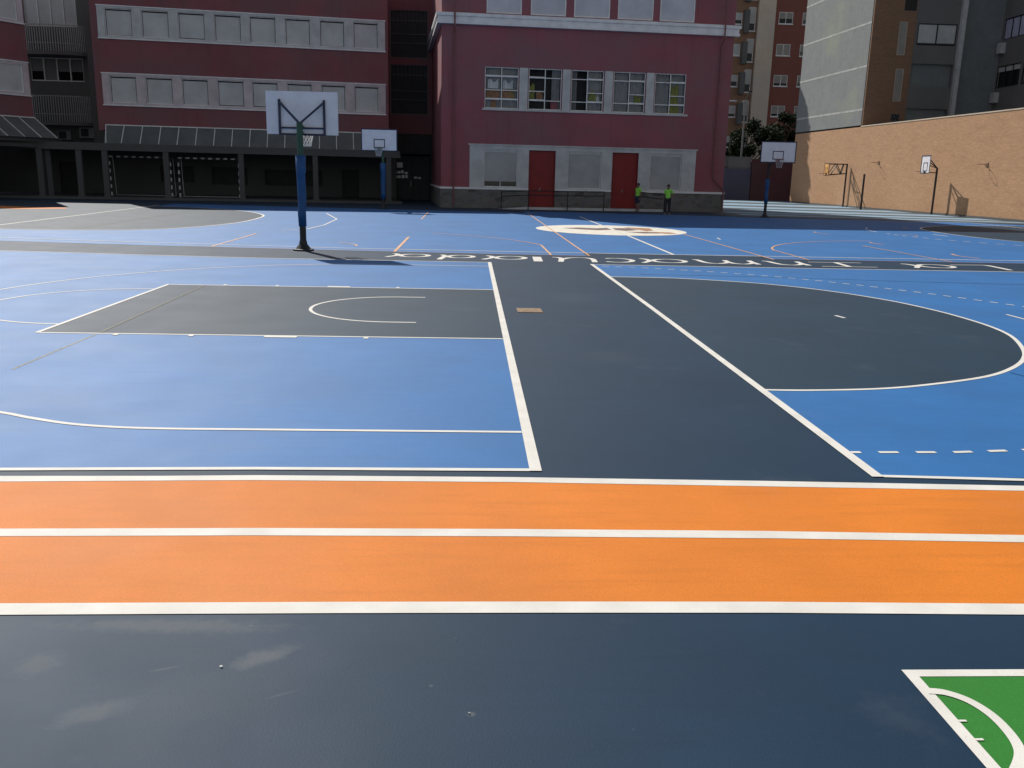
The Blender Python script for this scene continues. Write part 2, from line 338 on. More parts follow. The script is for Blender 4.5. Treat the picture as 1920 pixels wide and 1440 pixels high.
# far court
struct('court_surface', MB().poly([(-40,20.6),(-16,19.0),(-8.7,18.0),(-3.8,17.55),(-1,17.35),(2.6,17.22),(2.6,43.5),(-16.4,46),(-40,48)], Z1), M['blue'])
struct('court_surface', MB().poly([(2.6,18.02),(7.52,18.1),(7.52,17.32),(14.5,17.35),(30.5,17.6),(30.5,39.5),(27.2,42.6),(20.5,43.6),(2.6,45.6)], Z1), M['blue'])
struct('court_surface', MB().poly([(-60,19.5),(-16.4,23.0),(-16.2,24.5),(-17.2,47),(-60,47)], Z2), M['asphalt'])
LD = smooth([(-16.2,22.9),(-13,23.2),(-11,24.1),(-9.9,26.3),(-9.35,29.0),(-9.35,32),(-9.75,35),(-11.2,38.2),(-13.2,40.4),(-15.0,41.6),(-16.9,42.2)])
struct('goal_area', MB().poly(LD+[(-17,42.3)], Z3), M['asphalt'])
RD = smooth([(28,23.0),(24.5,23.3),(21.8,24.4),(20.3,26.3),(19.75,28.5),(19.75,31.5),(20.2,34.0),(21.3,36.2),(23.3,38.0),(25.5,39.0),(28,39.5)])
struct('goal_area', MB().poly(RD, Z3), M['asphalt'])
L = MB()
L.ribbon([(-40,21.9),(-13.5,19.55),(-9,18.85),(-3.9,18.2),(2.7,18.05),(5.26,18.05),(15,18.15),(31,18.5)], .08, Z4)
L.ribbon([(-16.1,23.0),(-16.6,33),(-17.2,43.3)], .10, Z5); L.ribbon(LD, .10, Z4); L.ribbon([(5.08,18.1),(5.17,26),(5.17,40)], .09, Z4)
L.ribbon(RD, .08, Z4)
for sg in dash([(26.8+10.1*math.cos(R(a)), 30.2+9.3*math.sin(R(a))) for a in range(180,268,2)], .3, .3): L.ribbon(sg, .08, Z4)
L.ribbon([(26.8+10.1*math.cos(R(a)), 30.2+9.6*math.sin(R(a))) for a in range(150,178,4)], .05, Z4)
L.ribbon([(18.7,30.3),(18.75,29.2)], .1, Z4); L.ribbon([(20.1,44.2),(22,42.2),(27.15,42.3),(27.1,37.4)], .09, Z4)
L.ribbon([(-6.9,25.0),(-6.18,25.9),(-6.0,28.5),(-6.16,32.9),(-7.4,38.0)], .07, Z4)
L.ribbon([(8.2,24.6),(8.3,25.4)], .06, Z4)
struct('court_line', L, M['white'])
L = MB(); L.ribbon([(-13.2,23.5),(-13.8,40.2)], .09, Z5); struct('court_line', L, M['ghost'])
# cross-wise basketball courts, thin orange lines
O = MB(); W = .055
O.ribbon([(2.66,17.2),(2.68,43)], W, Z5); O.ribbon([(7.52,17.1),(7.52,27.2)], W, Z5); O.ribbon([(-2.42,17.4),(-2.42,22.9)], W*1.4, Z5); O.ribbon([(-2.62,34.3),(-2.66,42.4)], W, Z5)
O.ribbon([(-7.26,17.9),(-7.3,23.1)], W, Z5); O.ribbon([(1.66,17.2),(1.66,20.4)]+arc(-4.9,18.95,6.75,6.75,14,62,24), W, Z5)
O.ribbon([(8.5,17.2),(8.6,20.0)]+arc(15,18.9,6.55,6.55,168,100,30), W, Z5); O.ribbon([(12.5,17.4),(12.45,22.9)], W, Z5)
O.ribbon(arc(-4.9,18.95,1.3,1.3,0,60,12), W, Z5); O.ribbon(arc(14.9,24.1,1.5,1.5,160,200,10), W*1.3, Z5); O.ribbon(arc(15.3,19.4,1.5,1.5,150,210,12), W*1.3, Z5); O.ribbon(arc(15.2,29.7,1.6,1.6,150,210,12), W, Z5); O.ribbon(arc(17.1,29.3,.35,.6,-70,100,10), W, Z5)
O.ribbon(arc(20.4,34.6,.6,1.2,100,190,10), W, Z5)
O.ribbon([(2.6,17.24),(-1,17.36),(-3.8,17.56),(-8,17.95)], .03, Z4); O.ribbon([(7.5,17.3),(14.5,17.36),(28,17.6)], .03, Z4)
struct('court_line', O, M['oldorange'])
struct('orange_patch', MB().poly([(-23.4,36.6),(-20.9,36.0),(-19.4,37.3),(-19.9,38.4),(-21.6,38.2),(-24.5,39.5)], Z5), M['orange'])
# centre circle with painted emblem (generic shapes)
CX, CY = 5.05, 29.0
struct('centre_circle', MB().disc(CX, CY, 2.93, 3.25, Z3+.0006), M['logo_cream'])
E_ = MB(); E_.poly([(3.2,29.5),(3.9,30.2),(4.6,29.9),(5.1,30.3),(5.1,29.0),(4.5,28.6),(3.9,28.9)], Z4)
E_.poly([(5.3,30.2),(6.0,30.4),(6.2,29.2),(5.6,28.5),(5.25,28.9)], Z4); E_.poly([(5.4,27.9),(6.3,28.1),(6.9,27.4),(6.0,27.1)], Z4); struct('circle_emblem', E_, M['logo_brown'])
E_ = MB(); E_.poly([(5.9,30.9),(6.9,30.6),(6.8,29.2),(6.4,28.5),(6.25,29.4)], Z5); E_.poly([(6.4,28.2),(7.2,28.0),(7.3,27.2),(6.8,27.2)], Z5); struct('circle_emblem', E_, M['logo_orange'])
L = MB(); L.ribbon([(5.17,26),(5.17,31.6)], .09, Z5+.0012); struct('court_line', L, M['white'])
# striped play area by the brick wall
k = 0
for i, (a, b) in enumerate(((44.6,46.2),(47.6,50.2),(52.2,55.6),(58.4,62.6),(66.5,72),(77,83))):
    mb = MB(); mb.poly([(15.8,a+2.2),(31.4,a-1.2),(31.3,b-1.4),(15.9,b+2.6)], Z2+.0002*i); struct('painted_stripe', mb, M['skyblue'])
mb = MB(); mb.poly([(14.5,43.8),(31.6,42.2),(31.0,87.8),(14.5,87.8)], Z1); struct('court_surface', mb, M['greypaint'])
# running track
def ext(P, x0=-14, x1=16):
    P = list(P); a, b = P[0], P[1]; s0 = (b[1]-a[1])/(b[0]-a[0])*.3; c, d = P[-2], P[-1]; s1 = (d[1]-c[1])/(d[0]-c[0])
    return [(x0, a[1]+s0*(x0-a[0]))]+P+[(x1, d[1]+s1*(x1-d[0]))]
T0o = ext([(-3.57,-.20),(-2.53,-.18),(-1.91,-.155),(-.17,-.165),(1.6,-.215),(2.37,-.245),(3.38,-.285)])
T0i = ext([(-3.52,-.31),(-2.4,-.27),(-1.88,-.255),(-.17,-.265),(1.57,-.325),(3.32,-.385)])
T1 = ext([(-3.1,-1.145),(-2.38,-1.135),(-1.68,-1.125),(-.2,-1.13),(1.3,-1.15),(2.8,-1.20)])
T2 = ext([(-2.64,-2.045),(-1.93,-2.04),(-1.07,-2.035),(-.1,-2.035),(.99,-2.04),(2.26,-2.065)])
def strip(top, bot, z):
    mb = MB(); xs = sorted({p[0] for p in top+bot})
    def at(P, x):
        for a, b in zip(P[:-1], P[1:]):
            if a[0] <= x <= b[0]: return a[1]+(b[1]-a[1])*(x-a[0])/(b[0]-a[0])
    for a, b in zip(xs[:-1], xs[1:]): mb.quad((a,at(bot,a),z),(b,at(bot,b),z),(b,at(top,b),z),(a,at(top,a),z))
    return mb
struct('running_track', strip(T0o, T2, Z1), M['orange'])
struct('lane_line', strip(T0o, T0i, Z2), M['white'])
struct('lane_line', MB().ribbon(T1, .108, Z2), M['white']); struct('lane_line', MB().ribbon(T2, .112, Z2), M['white'])
# green mini pitch corner, bottom right
struct('mini_pitch', MB().poly([(1.39,-6),(6,-6),(6,-2.61),(1.39,-2.61)], Z1), M['green'])
L = MB(); L.ribbon([(1.408,-6),(1.408,-2.628),(6,-2.64)], .052, Z2)
L.ribbon(smooth([(1.41,-2.762),(1.48,-2.775),(1.545,-2.83),(1.582,-2.92),(1.588,-3.02),(1.572,-3.12),(1.53,-3.2),(1.42,-3.32)]), .042, Z3)
for y in (-2.966,-3.082): L.poly([(1.43,y-.006),(1.463,y-.006),(1.463,y+.006),(1.43,y+.006)], Z3)
struct('pitch_line', L, M['white'])
# lettering, reads from the building side
def ell(a0, a1, cx=.42, cy=.5, rx=.42, ry=.5, k=22): return [(cx+rx*math.cos(R(a0+(a1-a0)*i/k)), cy+ry*math.sin(R(a0+(a1-a0)*i/k))) for i in range(k+1)]
GL = {'L': [[(0.02,1),(0,.5),(.03,.03),(.35,.0),(1,.06)]], 'I': [[(0,0),(1,0)],[(0,1),(1,1)],[(.5,0),(.5,1)]],
 'a': [ell(0,360,.36,.48,.36,.46), [(1.0,1.08),(.86,.75),(.80,.45),(.86,.12),(.98,-.02)]], 'd': [ell(0,360,.36,.46,.36,.44), [(.86,1.5),(.84,.9),(.82,.4),(.96,.0)]], 'c': [ell(48,305,.52,.5,.5,.5)],
 'n': [[(0,1),(.06,.5),(.05,0)], [(.06,.5),(.2,.85),(.46,1),(.7,.85),(.8,.5),(.86,.12),(1,0)]],
 'm': [[(0,1),(.03,.5),(.02,0)], [(.03,.55),(.12,.85),(.26,1),(.40,.85),(.45,.5),(.45,.05)], [(.45,.55),(.55,.85),(.70,1),(.84,.85),(.9,.5),(.93,.1),(1,0)]],
 'u': [[(0,1.05),(.0,.4),(.10,.08),(.32,0),(.58,.1),(.74,.4)], [(.82,1.1),(.78,.4),(.84,.1),(1,0)]], 'l': [[(.45,1.08),(.55,.0)]]}
T = MB()
for ch, xr, xl, H, y0 in (('L',12.95,11.95,1.22,16.60),('a',11.80,10.62,.95,16.55),('I',9.62,8.22,1.12,16.62),('n',7.98,7.02,.98,16.66),('m',6.72,5.22,1.0,16.70),('a',4.95,3.82,1.0,16.68),('c',3.62,2.80,1.05,16.66),('u',2.62,1.60,1.08,16.66),('l',1.42,1.02,1.12,16.68),('a',.92,-.10,.92,16.72),('d',-.38,-1.24,.84,16.76),('a',-1.50,-2.46,.84,16.84)):
    lw = .22 if ch == 'l' else .10
    for i, st in enumerate(GL[ch]):
        P = smooth(st, 4) if len(st) < 12 and ch != 'I' else st
        Q = [(xr-(xr-xl)*p[0]-.08*p[1]+.04, y0-H*p[1]) for p in P]; ww = []
        for q in range(len(Q)):
            a_ = Vector(Q[max(q-1,0)]); b_ = Vector(Q[min(q+1,len(Q)-1)]); dd_ = (b_-a_).normalized(); ww.append(lw*(.62+.75*abs(dd_.y)) if ch != 'l' else lw)
        T.ribbon(Q, ww, Z2+.0015*i)
tag(T.build('ground_lettering', M['white']), 'white hand painted lettering La Inmaculada on the dark strip', None, None, 'structure')

# ------------------------------------------------------------------ school, right wing (maroon, nearest)
def zsc(z, k): return 2.02+(z-2.02)*k
PW = empty('school_building', (-2,49,0), R(5), 'maroon school wing with two red doors, stone plinth and white band above the first floor', 'building')
mid = [(2.35,4.37),(4.98,6.99),(7.57,9.57),(10.17,12.16),(12.76,14.71)]
top = [(2.39,4.46),(5.0,7.1),(7.58,9.74),(10.23,12.39),(12.81,14.96)]
gw = [(2.36,4.42),(7.53,9.63),(12.72,14.74)]; gd = [(5.11,6.76),(10.31,11.97)]
MZ0, MZ1 = 5.87, 8.22
holes = [(a,b,MZ0,MZ1) for a,b in mid]+[(a,b,11.18,13.4) for a,b in top]+[(a,b,1.27,3.5) for a,b in gw]+[(a,b,.1,3.5) for a,b in gd]
mb = MB().wall(-.22,17.55,0,18.3,holes,0,.3)
mb.box(-.22,.08,.3,15,0,18.3); mb.box(17.25,17.55,.3,15,0,18.3); mb.box(.08,17.25,14.7,15,0,18.3); mb.box(.08,17.25,.3,14.7,18.0,18.3); mb.box(.08,17.25,.3,14.7,9.2,9.4); mb.box(.08,17.25,.3,14.7,4.4,4.6); mb.box(.08,17.25,3.0,3.1,.05,17.9)
mb.build('wall', M['maroon'], PW)
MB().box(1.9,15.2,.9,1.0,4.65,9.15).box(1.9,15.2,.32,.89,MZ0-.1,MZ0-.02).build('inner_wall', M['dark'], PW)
pl = MB()
for a, b in ((-.28,5.11),(6.76,10.31),(11.97,17.61)): pl.box(a,b,-.07,-.001,0,1.12)
pl.box(-.28,-.221,-.001,15,0,1.12); pl.box(17.551,17.61,-.001,15,0,1.12); pl.build('plinth', M['stone'], PW)
pl = MB()
for a, b in ((-.31,5.11),(6.76,10.31),(11.97,17.64)): pl.box(a,b,-.10,-.001,1.122,1.24)
pl.box(-.31,-.222,-.001,15,1.122,1.24); pl.build('plinth_cap', M['trim'], PW)
sc = MB(); sc.box(-.55,17.85,-.33,-.002,10.90,11.08); sc.box(-.45,17.75,-.24,-.003,10.62,10.898); sc.box(-.50,17.8,-.28,-.002,10.48,10.618)
sc.box(-.55,-.222,-.001,15,10.90,11.08); sc.box(-.45,-.223,-.001,15,10.62,10.898); sc.box(-.50,-.222,-.001,15,10.48,10.618); sc.build('string_course', M['trim'], PW)
sr = MB().wall(1.49,15.64,1.242,3.72,[(a,b,1.27,3.5) for a,b in gw]+[(a,b,1.2,3.5) for a,b in gd],-.035,-.002); sr.box(1.4,15.73,-.08,-.003,3.722,3.80)
sr.build('ground_floor_surround', M['surround'], PW)
sr = MB()
for (a, b), (c, d) in zip(mid[:-1], mid[1:]): sr.box(b+.05,c-.05,-.03,-.002,MZ0,MZ1)
sr.box(2.2,14.9,-.09,-.002,MZ0-.12,MZ0-.002); sr.build('window_pier', M['surround'], PW)
for i, (a, b) in enumerate(mid):                     # five classroom windows
    f = MB(); c = (a+b)/2; t = .05; y0, y1 = .06, .12
    for x in (a, c-t/2, b-t): f.box(x,x+t,y0,y1,MZ0,MZ1)
    hz = [MZ1-.55, MZ0+.50, MZ0+1.03]
    for side, (p, q) in enumerate(((a+t, c-t/2), (c+t/2, b-t))):
        barred = (i == 0) or (i == 1 and side == 0) or (i >= 2 and side == 1)
        for z in ([MZ0, MZ1-t]+hz[:2]+([hz[2]] if barred else [])):
            th_ = t*(1.9 if barred and z in hz[:2] else 1); f.box(p,q,y0+.002,y1-.002,z,z+th_)
    w = f.build('window', M['frame'], PW)
    MB().box(a,b,.14,.15,MZ0,MZ1).build('pane', M['glass'], w) if i in (99,) else None
    cu = MB(); n = 26
    for side, (p, q) in enumerate(((a+.05,c-.03),(c+.03,b-.05))):
        if i == 2 and side == 0: q = p+.35
        if i == 1 and side == 0: continue
        if i == 1 and side == 1: p = p+.42
        for j in range(n):
            u0 = p+(q-p)*j/n; u1 = p+(q-p)*(j+1)/n; v0 = .30+.03*math.sin(j*1.7+i); v1 = .30+.03*math.sin((j+1)*1.7+i)
            cu.quad((u0,v0,MZ0),(u1,v1,MZ0),(u1,v1,MZ1),(u0,v0,MZ1))
    cu.build('curtain', M['curtain'], w)
    deco = {0:[(.05,.45,.55,1.0,'curtain_o'),(.5,.9,.55,1.0,'curtain_o'),(.78,.9,.55,1.05,'curtain_y'),(.2,.35,0,.48,'curtain_o'),(.1,.42,1.1,1.55,'surround'),(.55,.85,1.1,1.5,'surround')],
            1:[(.02,.2,.5,1.4,'curtain_y'),(.25,.45,.55,1.0,'curtain_o'),(.7,.9,0,.5,'maroon')], 2:[(.58,.8,.6,1.1,'curtain_y'),(.8,.9,.55,.9,'surround')], 3:[(.7,.9,.55,.95,'curtain_y')], 4:[(.55,.8,.3,1.6,'curtain_y'),(.5,.85,.02,.4,'curtain_y')]}[i]
    for (p, q, z0, z1, m_) in deco:
        pm = MB(); ua = a+(b-a)*p; ub = a+(b-a)*q; n_ = 9
        for j in range(n_):
            x0_ = ua+(ub-ua)*j/n_; x1_ = ua+(ub-ua)*(j+1)/n_; am = .0 if m_ == 'curtain_o' else .022; d0 = .24+am*math.sin(j*2.1); d1 = .24+am*math.sin((j+1)*2.1); zt = MZ0+z1+.05+(0 if m_ == 'curtain_o' else .10*math.sin(j*.9+i*2)); zt1 = MZ0+z1+.05+(0 if m_ == 'curtain_o' else .10*math.sin((j+1)*.9+i*2))
            pm.quad((x0_,d0,MZ0+z0+.05),(x1_,d1,MZ0+z0+.05),(x1_,d1,zt1),(x0_,d0,zt))
        pm.build('poster' if m_ == 'curtain_o' else 'curtain', M[m_], w)
for i, (a, b) in enumerate(top):
    w = MB().wall(a,b,11.18,13.4,[(a+.07,b-.07,11.25,13.33)],-.02,.10).build('window', M['frame'], PW)
    MB().box(a+.07,b-.07,.02,.06,11.25,13.33).build('shutter', M['shutter_l'], w)
for i, (a, b) in enumerate(gw):
    w = MB().wall(a,b,1.27,3.5,[(a+.05,b-.05,1.33,3.45)],.04,.16).build('window', M['frame'], PW)
    z0 = 1.62 if i == 0 else 1.34
    MB().box(a+.05,b-.05,.08,.12,z0,3.32).build('shutter', M['shutter_g'], w); MB().box(a+.05,b-.05,.05,.14,3.322,3.448).build('shutter_box', M['surround'], w)
    if i == 0: MB().box(a+.05,b-.05,.16,.17,1.33,1.61).build('pane', M['glass'], w); MB().box((a+b)/2-.02,(a+b)/2+.02,.13,.158,1.33,1.61).build('mullion', M['frame'], w)
for i, (a, b) in enumerate(gd):
    mb = MB().box(a+.04,b-.04,.16,.21,.12,3.46)
    for (p, q, z0, z1) in ((.1,.46,.3,1.2),(.54,.9,.3,1.2),(.1,.46,1.35,2.9),(.54,.9,1.35,2.9)): mb.wall(a+.04+(b-a-.08)*p,a+.04+(b-a-.08)*q,z0,z1,[(a+.04+(b-a-.08)*p+.03,a+.04+(b-a-.08)*q-.03,z0+.03,z1-.03)],.15,.159)
    d = mb.build('door', M['reddoor'], PW)
    MB().box((a+b)/2-.10,(a+b)/2-.06,.10,.148,1.1,1.3).tube([((a+b)/2-.08,.12,1.14),((a+b)/2-.2,.10,1.14)],.012,6).build('handle', M['metal'], d)
    MB().box(a,a+.038,.1,.25,.1,3.5).box(b-.038,b,.1,.25,.1,3.5).box(a+.038,b-.038,.1,.25,3.462,3.5).build('door_frame', M['reddoor'], d)
for a, b in ((4.9,6.95),(10.1,12.15)): MB().box(a,b,-.6,-.072,0,.1).build('doorstep', M['surround'], PW)
for u in (.52, 16.79):
    mb = MB()
    if u < 5: mb.tube([(u,-.42,18.2),(u,-.42,10.3),(u,-.12,10.0),(u,-.12,.1)],.05,10)
    else: mb.tube([(u,-.42,18.2),(u,-.42,10.3),(u,-.12,10.0),(u,-.12,2.1),(u+.75,-.14,1.35),(u+.75,-.16,.1)],.05,10)
    for z in (2.5,4.8,7.2,9.6,12,14.5): mb.box(u-.07,u+.07,(-.48 if z > 10.2 else -.18),(-.30 if z > 10.2 else -.06),z,z+.05)
    mb.build('downpipe', M['pipe'], PW)
# ------------------------------------------------------------------ school, left wing over an open porch
k = 1.05
LW = empty('school_building', (-5.23,54.9,0), R(9), 'long dark maroon school wing with two rows of closed grey shutters over an open porch', 'building')
e1 = [-16.77,-15.28,-14.79,-13.27,-12.77,-11.26,-10.75,-9.22,-8.76,-7.23,-6.71,-5.22,-4.68,-3.2,-2.69,-1.18]
win = [(e1[2*i]*k, e1[2*i+1]*k) for i in range(8)]
u0, u1 = -17.55*k, -.60*k
rows = [(zsc(9.22,k), zsc(10.94,k)), (zsc(5.52,k), zsc(7.25,k))]
holes = [(a,b,z0+.12,z1-.12) for a,b in win for z0,z1 in rows]
mb = MB().wall(u0,u1,4.15,14.0,holes,0,.3); mb.box(u0,u0+.3,.3,12,4.15,14); mb.box(u1-.3,u1,.3,12,4.15,14); mb.box(u0+.3,u1-.3,11.7,12,0,14); mb.box(u0+.3,u1-.3,.3,11.7,13.7,14)
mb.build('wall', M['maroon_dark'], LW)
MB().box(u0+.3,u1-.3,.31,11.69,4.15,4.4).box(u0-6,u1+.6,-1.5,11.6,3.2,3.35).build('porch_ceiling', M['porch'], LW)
for z0, z1 in rows:
    MB().wall(win[0][0]-.42,u1-.18,z0,z1,[(a,b,z0+.12,z1-.12) for a,b in win],-.03,-.002).build('window_surround', M['surround_pink' if z0 < 7 else 'surround'], LW)
    MB().box(win[0][0]-.46,u1-.14,-.09,-.004,z0-.07,z0-.002).box(win[0][0]-.46,u1-.14,-.07,-.004,z1+.002,z1+.06).build('sill', M['trim'], LW)
    for a, b in win:
        w = MB().wall(a,b,z0+.12,z1-.12,[(a+.045,b-.045,z0+.165,z1-.165)],.06,.14).build('window', M['frame'], LW)
        MB().box(a+.08,b-.08,.12,.16,z0+.17+random.choice((0,0,.02,.05)),z1-.24).build('shutter', M['shutter'], w); MB().box(a+.045,b-.045,.2,.22,z0+.165,z1-.165).build('pane', M['dark'], w)  # dark sheet behind each shutter paints in the shaded gap around it
# awning of the left wing
aw = MB(); az1, az0 = zsc(4.36,k), 3.36; a0, a1 = -17.15*k, -.75*k
AWN = empty('awning', (-5.23,54.9,0), R(9), 'long sloping grey awning with pale ribs over the porch of the left wing', 'awning')
aw.quad((a0,-.05,az1-.04),(a1,-.05,az1-.04),(a1,-.95,az0),(a0,-.95,az0)); aw.quad((a0,-.05,az1-.08),(a0,-.95,az0-.04),(a1,-.95,az0-.04),(a1,-.05,az1-.08)); aw.build('canopy_sheet', M['awning'], AWN)
MB().bar((a0,-.06,az1),(a1,-.06,az1),.07).build('top_rail', M['rib'], AWN)
nr = 17
for i in range(nr):
    u = a0+(a1-a0)*i/(nr-1); MB().bar((u,-.06,az1-.01),(u-(.08*(1-i/nr) if i else -.12),-.96,az0+.01),.05).build('rib', M['rib'], AWN)
MB().box(a0-.1,a1+.3,-1.09,-.92,az0-.16,az0-.045).build('gutter', M['poleblack'], AWN)
# porch columns, beam, back wall
for u in (-24.5,-21.6,-19.4,-17.93,-14.4,-9.95,-5.4,-.75):
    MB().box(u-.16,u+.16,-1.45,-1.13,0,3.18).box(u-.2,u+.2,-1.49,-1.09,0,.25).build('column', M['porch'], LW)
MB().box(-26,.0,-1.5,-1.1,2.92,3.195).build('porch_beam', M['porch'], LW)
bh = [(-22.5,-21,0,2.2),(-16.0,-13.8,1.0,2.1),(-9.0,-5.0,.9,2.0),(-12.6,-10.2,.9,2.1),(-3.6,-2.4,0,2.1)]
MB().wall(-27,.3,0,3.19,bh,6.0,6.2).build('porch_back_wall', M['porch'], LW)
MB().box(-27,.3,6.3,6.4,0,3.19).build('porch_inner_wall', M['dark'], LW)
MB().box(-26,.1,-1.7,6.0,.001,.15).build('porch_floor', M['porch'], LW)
# recessed link between the wings
LK = empty('school_building', (-7.0,61.0,0), 0, 'dark recessed link with lattice windows between the two maroon school wings', 'building')
mb = MB().wall(0,5.6,4.75,17.8,[(.75,3.45,9.95,13.15),(.75,3.45,6.1,9.5)],0,.3); mb.box(0,5.6,.3,9,17.5,17.8).box(0,.3,.3,9,0,17.5).box(5.3,5.6,.3,9,0,17.5).box(.3,5.3,8.7,9,0,17.5); mb.build('wall', M['maroon_dark'], LK)
for z0, z1 in ((9.95,13.15),(6.1,9.5)):
    f = MB().wall(.75,3.45,z0,z1,[(.8,3.4,z0+.05,z1-.05)],.06,.14)
    for z in (z0+1.0, z0+1.6, z1-.7): f.box(.8,3.4,.08,.12,z,z+.035)
    for j in range(9): f.box(.98+j*.28,1.0+j*.28,.085,.115,z1-.9,z1-.07)
    w = f.build('window', M['midgrey'], LK); MB().box(.8,3.4,.17,.2,z0+.05,z1-.05).build('pane', M['dark'], w)
MB().wall(0,5.6,0,4.74,[(.9,3.6,0,3.3)],.05,.3).build('entrance_wall', M['dark'], LK)
dd = MB().box(.95,2.24,.25,.3,.05,3.2).box(2.26,3.55,.25,.3,.05,3.2).build('entrance_door', M['dark'], LK)
MB().box(2.15,2.19,.2,.248,1.0,1.4).build('handle', M['metal'], dd)
MB().box(.9,3.6,-.2,.04,3.35,3.9).build('door_canopy', M['dark'], LK)
for i, (u, z, w_, h_) in enumerate(((1.15,2.35,.42,.38),(.98,1.9,.16,.2),(1.2,1.92,.2,.2),(1.45,1.95,.2,.22),(1.72,1.9,.22,.16),(.98,1.6,.2,.2),(1.22,1.6,.2,.2),(1.5,1.6,.2,.24),(1.76,1.62,.18,.22),(2.4,1.6,.24,.14),(2.7,1.58,.2,.12))):
    o = MB().box(-7+u,-7+u+w_,61.235,61.247,z,z+h_).build('paper_notice', M['paper'])
    tag(o, 'large pale paper notice highest on the dark entrance door between the school wings' if i == 0 else 'small pale paper notice stuck on the dark entrance door between the school wings', 'notice', None if i == 0 else 'small notices on the entrance door')
# ------------------------------------------------------------------ school, far-left wing
k = 1.12
FW = empty('school_building', (-26.82,52.2,0), R(60), 'maroon school wing cut by the left edge with pinkish shuttered windows', 'building')
fwin = [(-1.06-2.28*i-1.7, -1.06-2.28*i) for i in range(8)]
fr = [(zsc(9.28,k), zsc(10.98,k)), (zsc(5.62,k), zsc(7.28,k))]
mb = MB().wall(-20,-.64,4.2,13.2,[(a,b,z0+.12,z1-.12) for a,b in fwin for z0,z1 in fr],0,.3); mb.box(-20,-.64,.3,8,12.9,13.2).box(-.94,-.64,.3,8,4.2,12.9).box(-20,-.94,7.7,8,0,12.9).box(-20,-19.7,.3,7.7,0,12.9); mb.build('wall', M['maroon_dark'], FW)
for z0, z1 in fr:
    MB().wall(-19.5,-.70,z0,z1,[(a,b,z0+.12,z1-.12) for a,b in fwin],-.03,-.002).build('window_surround', M['surround_pink'], FW)
    MB().box(-19.6,-.66,-.09,-.004,z0-.07,z0-.002).box(-19.6,-.66,-.07,-.004,z1+.002,z1+.06).build('sill', M['trim'], FW)
    for a, b in fwin[:4]:
        w = MB().wall(a,b,z0+.12,z1-.12,[(a+.05,b-.05,z0+.17,z1-.17)],.02,.10).build('window', M['frame'], FW)
        MB().box(a+.05,b-.05,.07,.11,z0+.17,z1-.17).build('shutter', M['shutter'], w)
    for a, b in fwin[4:]: MB().box(a,b,.05,.1,z0+.12,z1-.12).build('shutter', M['shutter'], FW)
for u in (-1.0,-4.6,-8.2,-11.8): MB().box(u-.17,u+.17,-1.5,-1.16,0,3.2).build('column', M['porch'], FW)
MB().box(-20,0,-1.55,-.001,3.0,3.2).box(-20,-.9,.001,7.6,4.2,4.35).build('porch_beam', M['porch'], FW)
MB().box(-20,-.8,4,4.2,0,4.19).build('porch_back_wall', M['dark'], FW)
A2 = empty('awning', (-26.82,52.2,0), R(60), 'sloping ribbed awning of the far left wing, cut by the left edge', 'awning')
z1, z0 = zsc(4.47,k), 3.55
mb = MB().quad((-16,-.05,z1-.05),(-.62,-.05,z1-.05),(-.62,-2.0,z0),(-16,-2.0,z0)); mb.build('canopy_sheet', M['awning'], A2)
MB().bar((-16,-.06,z1),(-.62,-.06,z1),.07).build('top_rail', M['rib'], A2)
for i in range(15): u = -.64-i*1.05; MB().bar((u,-.06,z1),(u,-2.02,z0+.02),.045).build('rib', M['rib'], A2)
MB().bar((-16,-2.05,z0-.05),(-.6,-2.05,z0-.05),.10).build('gutter', M['poleblack'], A2)
# ------------------------------------------------------------------ recessed corner with balconies
k = 1.08; BX = -.479-24.52*k; BY = -5.9+61.9*k
BW = empty('school_building', (BX,BY,0), 0, 'dark grey recessed corner block with curved slatted balconies between the maroon wings', 'building')
q = lambda z: zsc(z, k)
wr = [(q(10.65),q(11.85)+.6,-4.1*k,-.85*k), (q(7.3),q(8.75),-4.05*k,-.7*k)]
mb = MB().wall(-14,3.4,3.3,17.5,[(a,b,z0,z1) for z0,z1,a,b in wr],0,.3); mb.box(-14,3.4,.3,6,17.2,17.5); mb.build('wall', M['darkgrey'], BW)
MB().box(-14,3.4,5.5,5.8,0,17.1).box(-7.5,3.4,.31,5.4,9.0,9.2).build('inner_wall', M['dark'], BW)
MB().box(1.0,3.4,-3.5,-.002,3.5,15).build('side_pier', M['darkgrey'], BW)
for r_, (z0, z1, a, b) in enumerate(wr):
    n = 4; f = MB().box(a,b,.04,.12,z1-.07,z1).box(a,b,.04,.12,z0,z0+.07)
    for j in range(n+1): u = a+(b-a)*j/n; f.box(max(a,u-.04),min(b,u+.04),.042,.118,z0+.07,z1-.07)
    w = f.build('window', M['frame'], BW)
    MB().box(a,b,.2,.22,z0,z1).build('pane', M['glass'], w)
    sh = MB()
    for j in range(n):
        lo = z0+.08 if r_ == 0 else z0+(.08 if j == 1 else (z1-z0)*.42)
        sh.box(a+(b-a)*j/n+.06,a+(b-a)*(j+1)/n-.06,.09,.11,lo,z1-.08)
    sh.build('blind', M['shutter' if r_ == 0 else 'midgrey'], w)
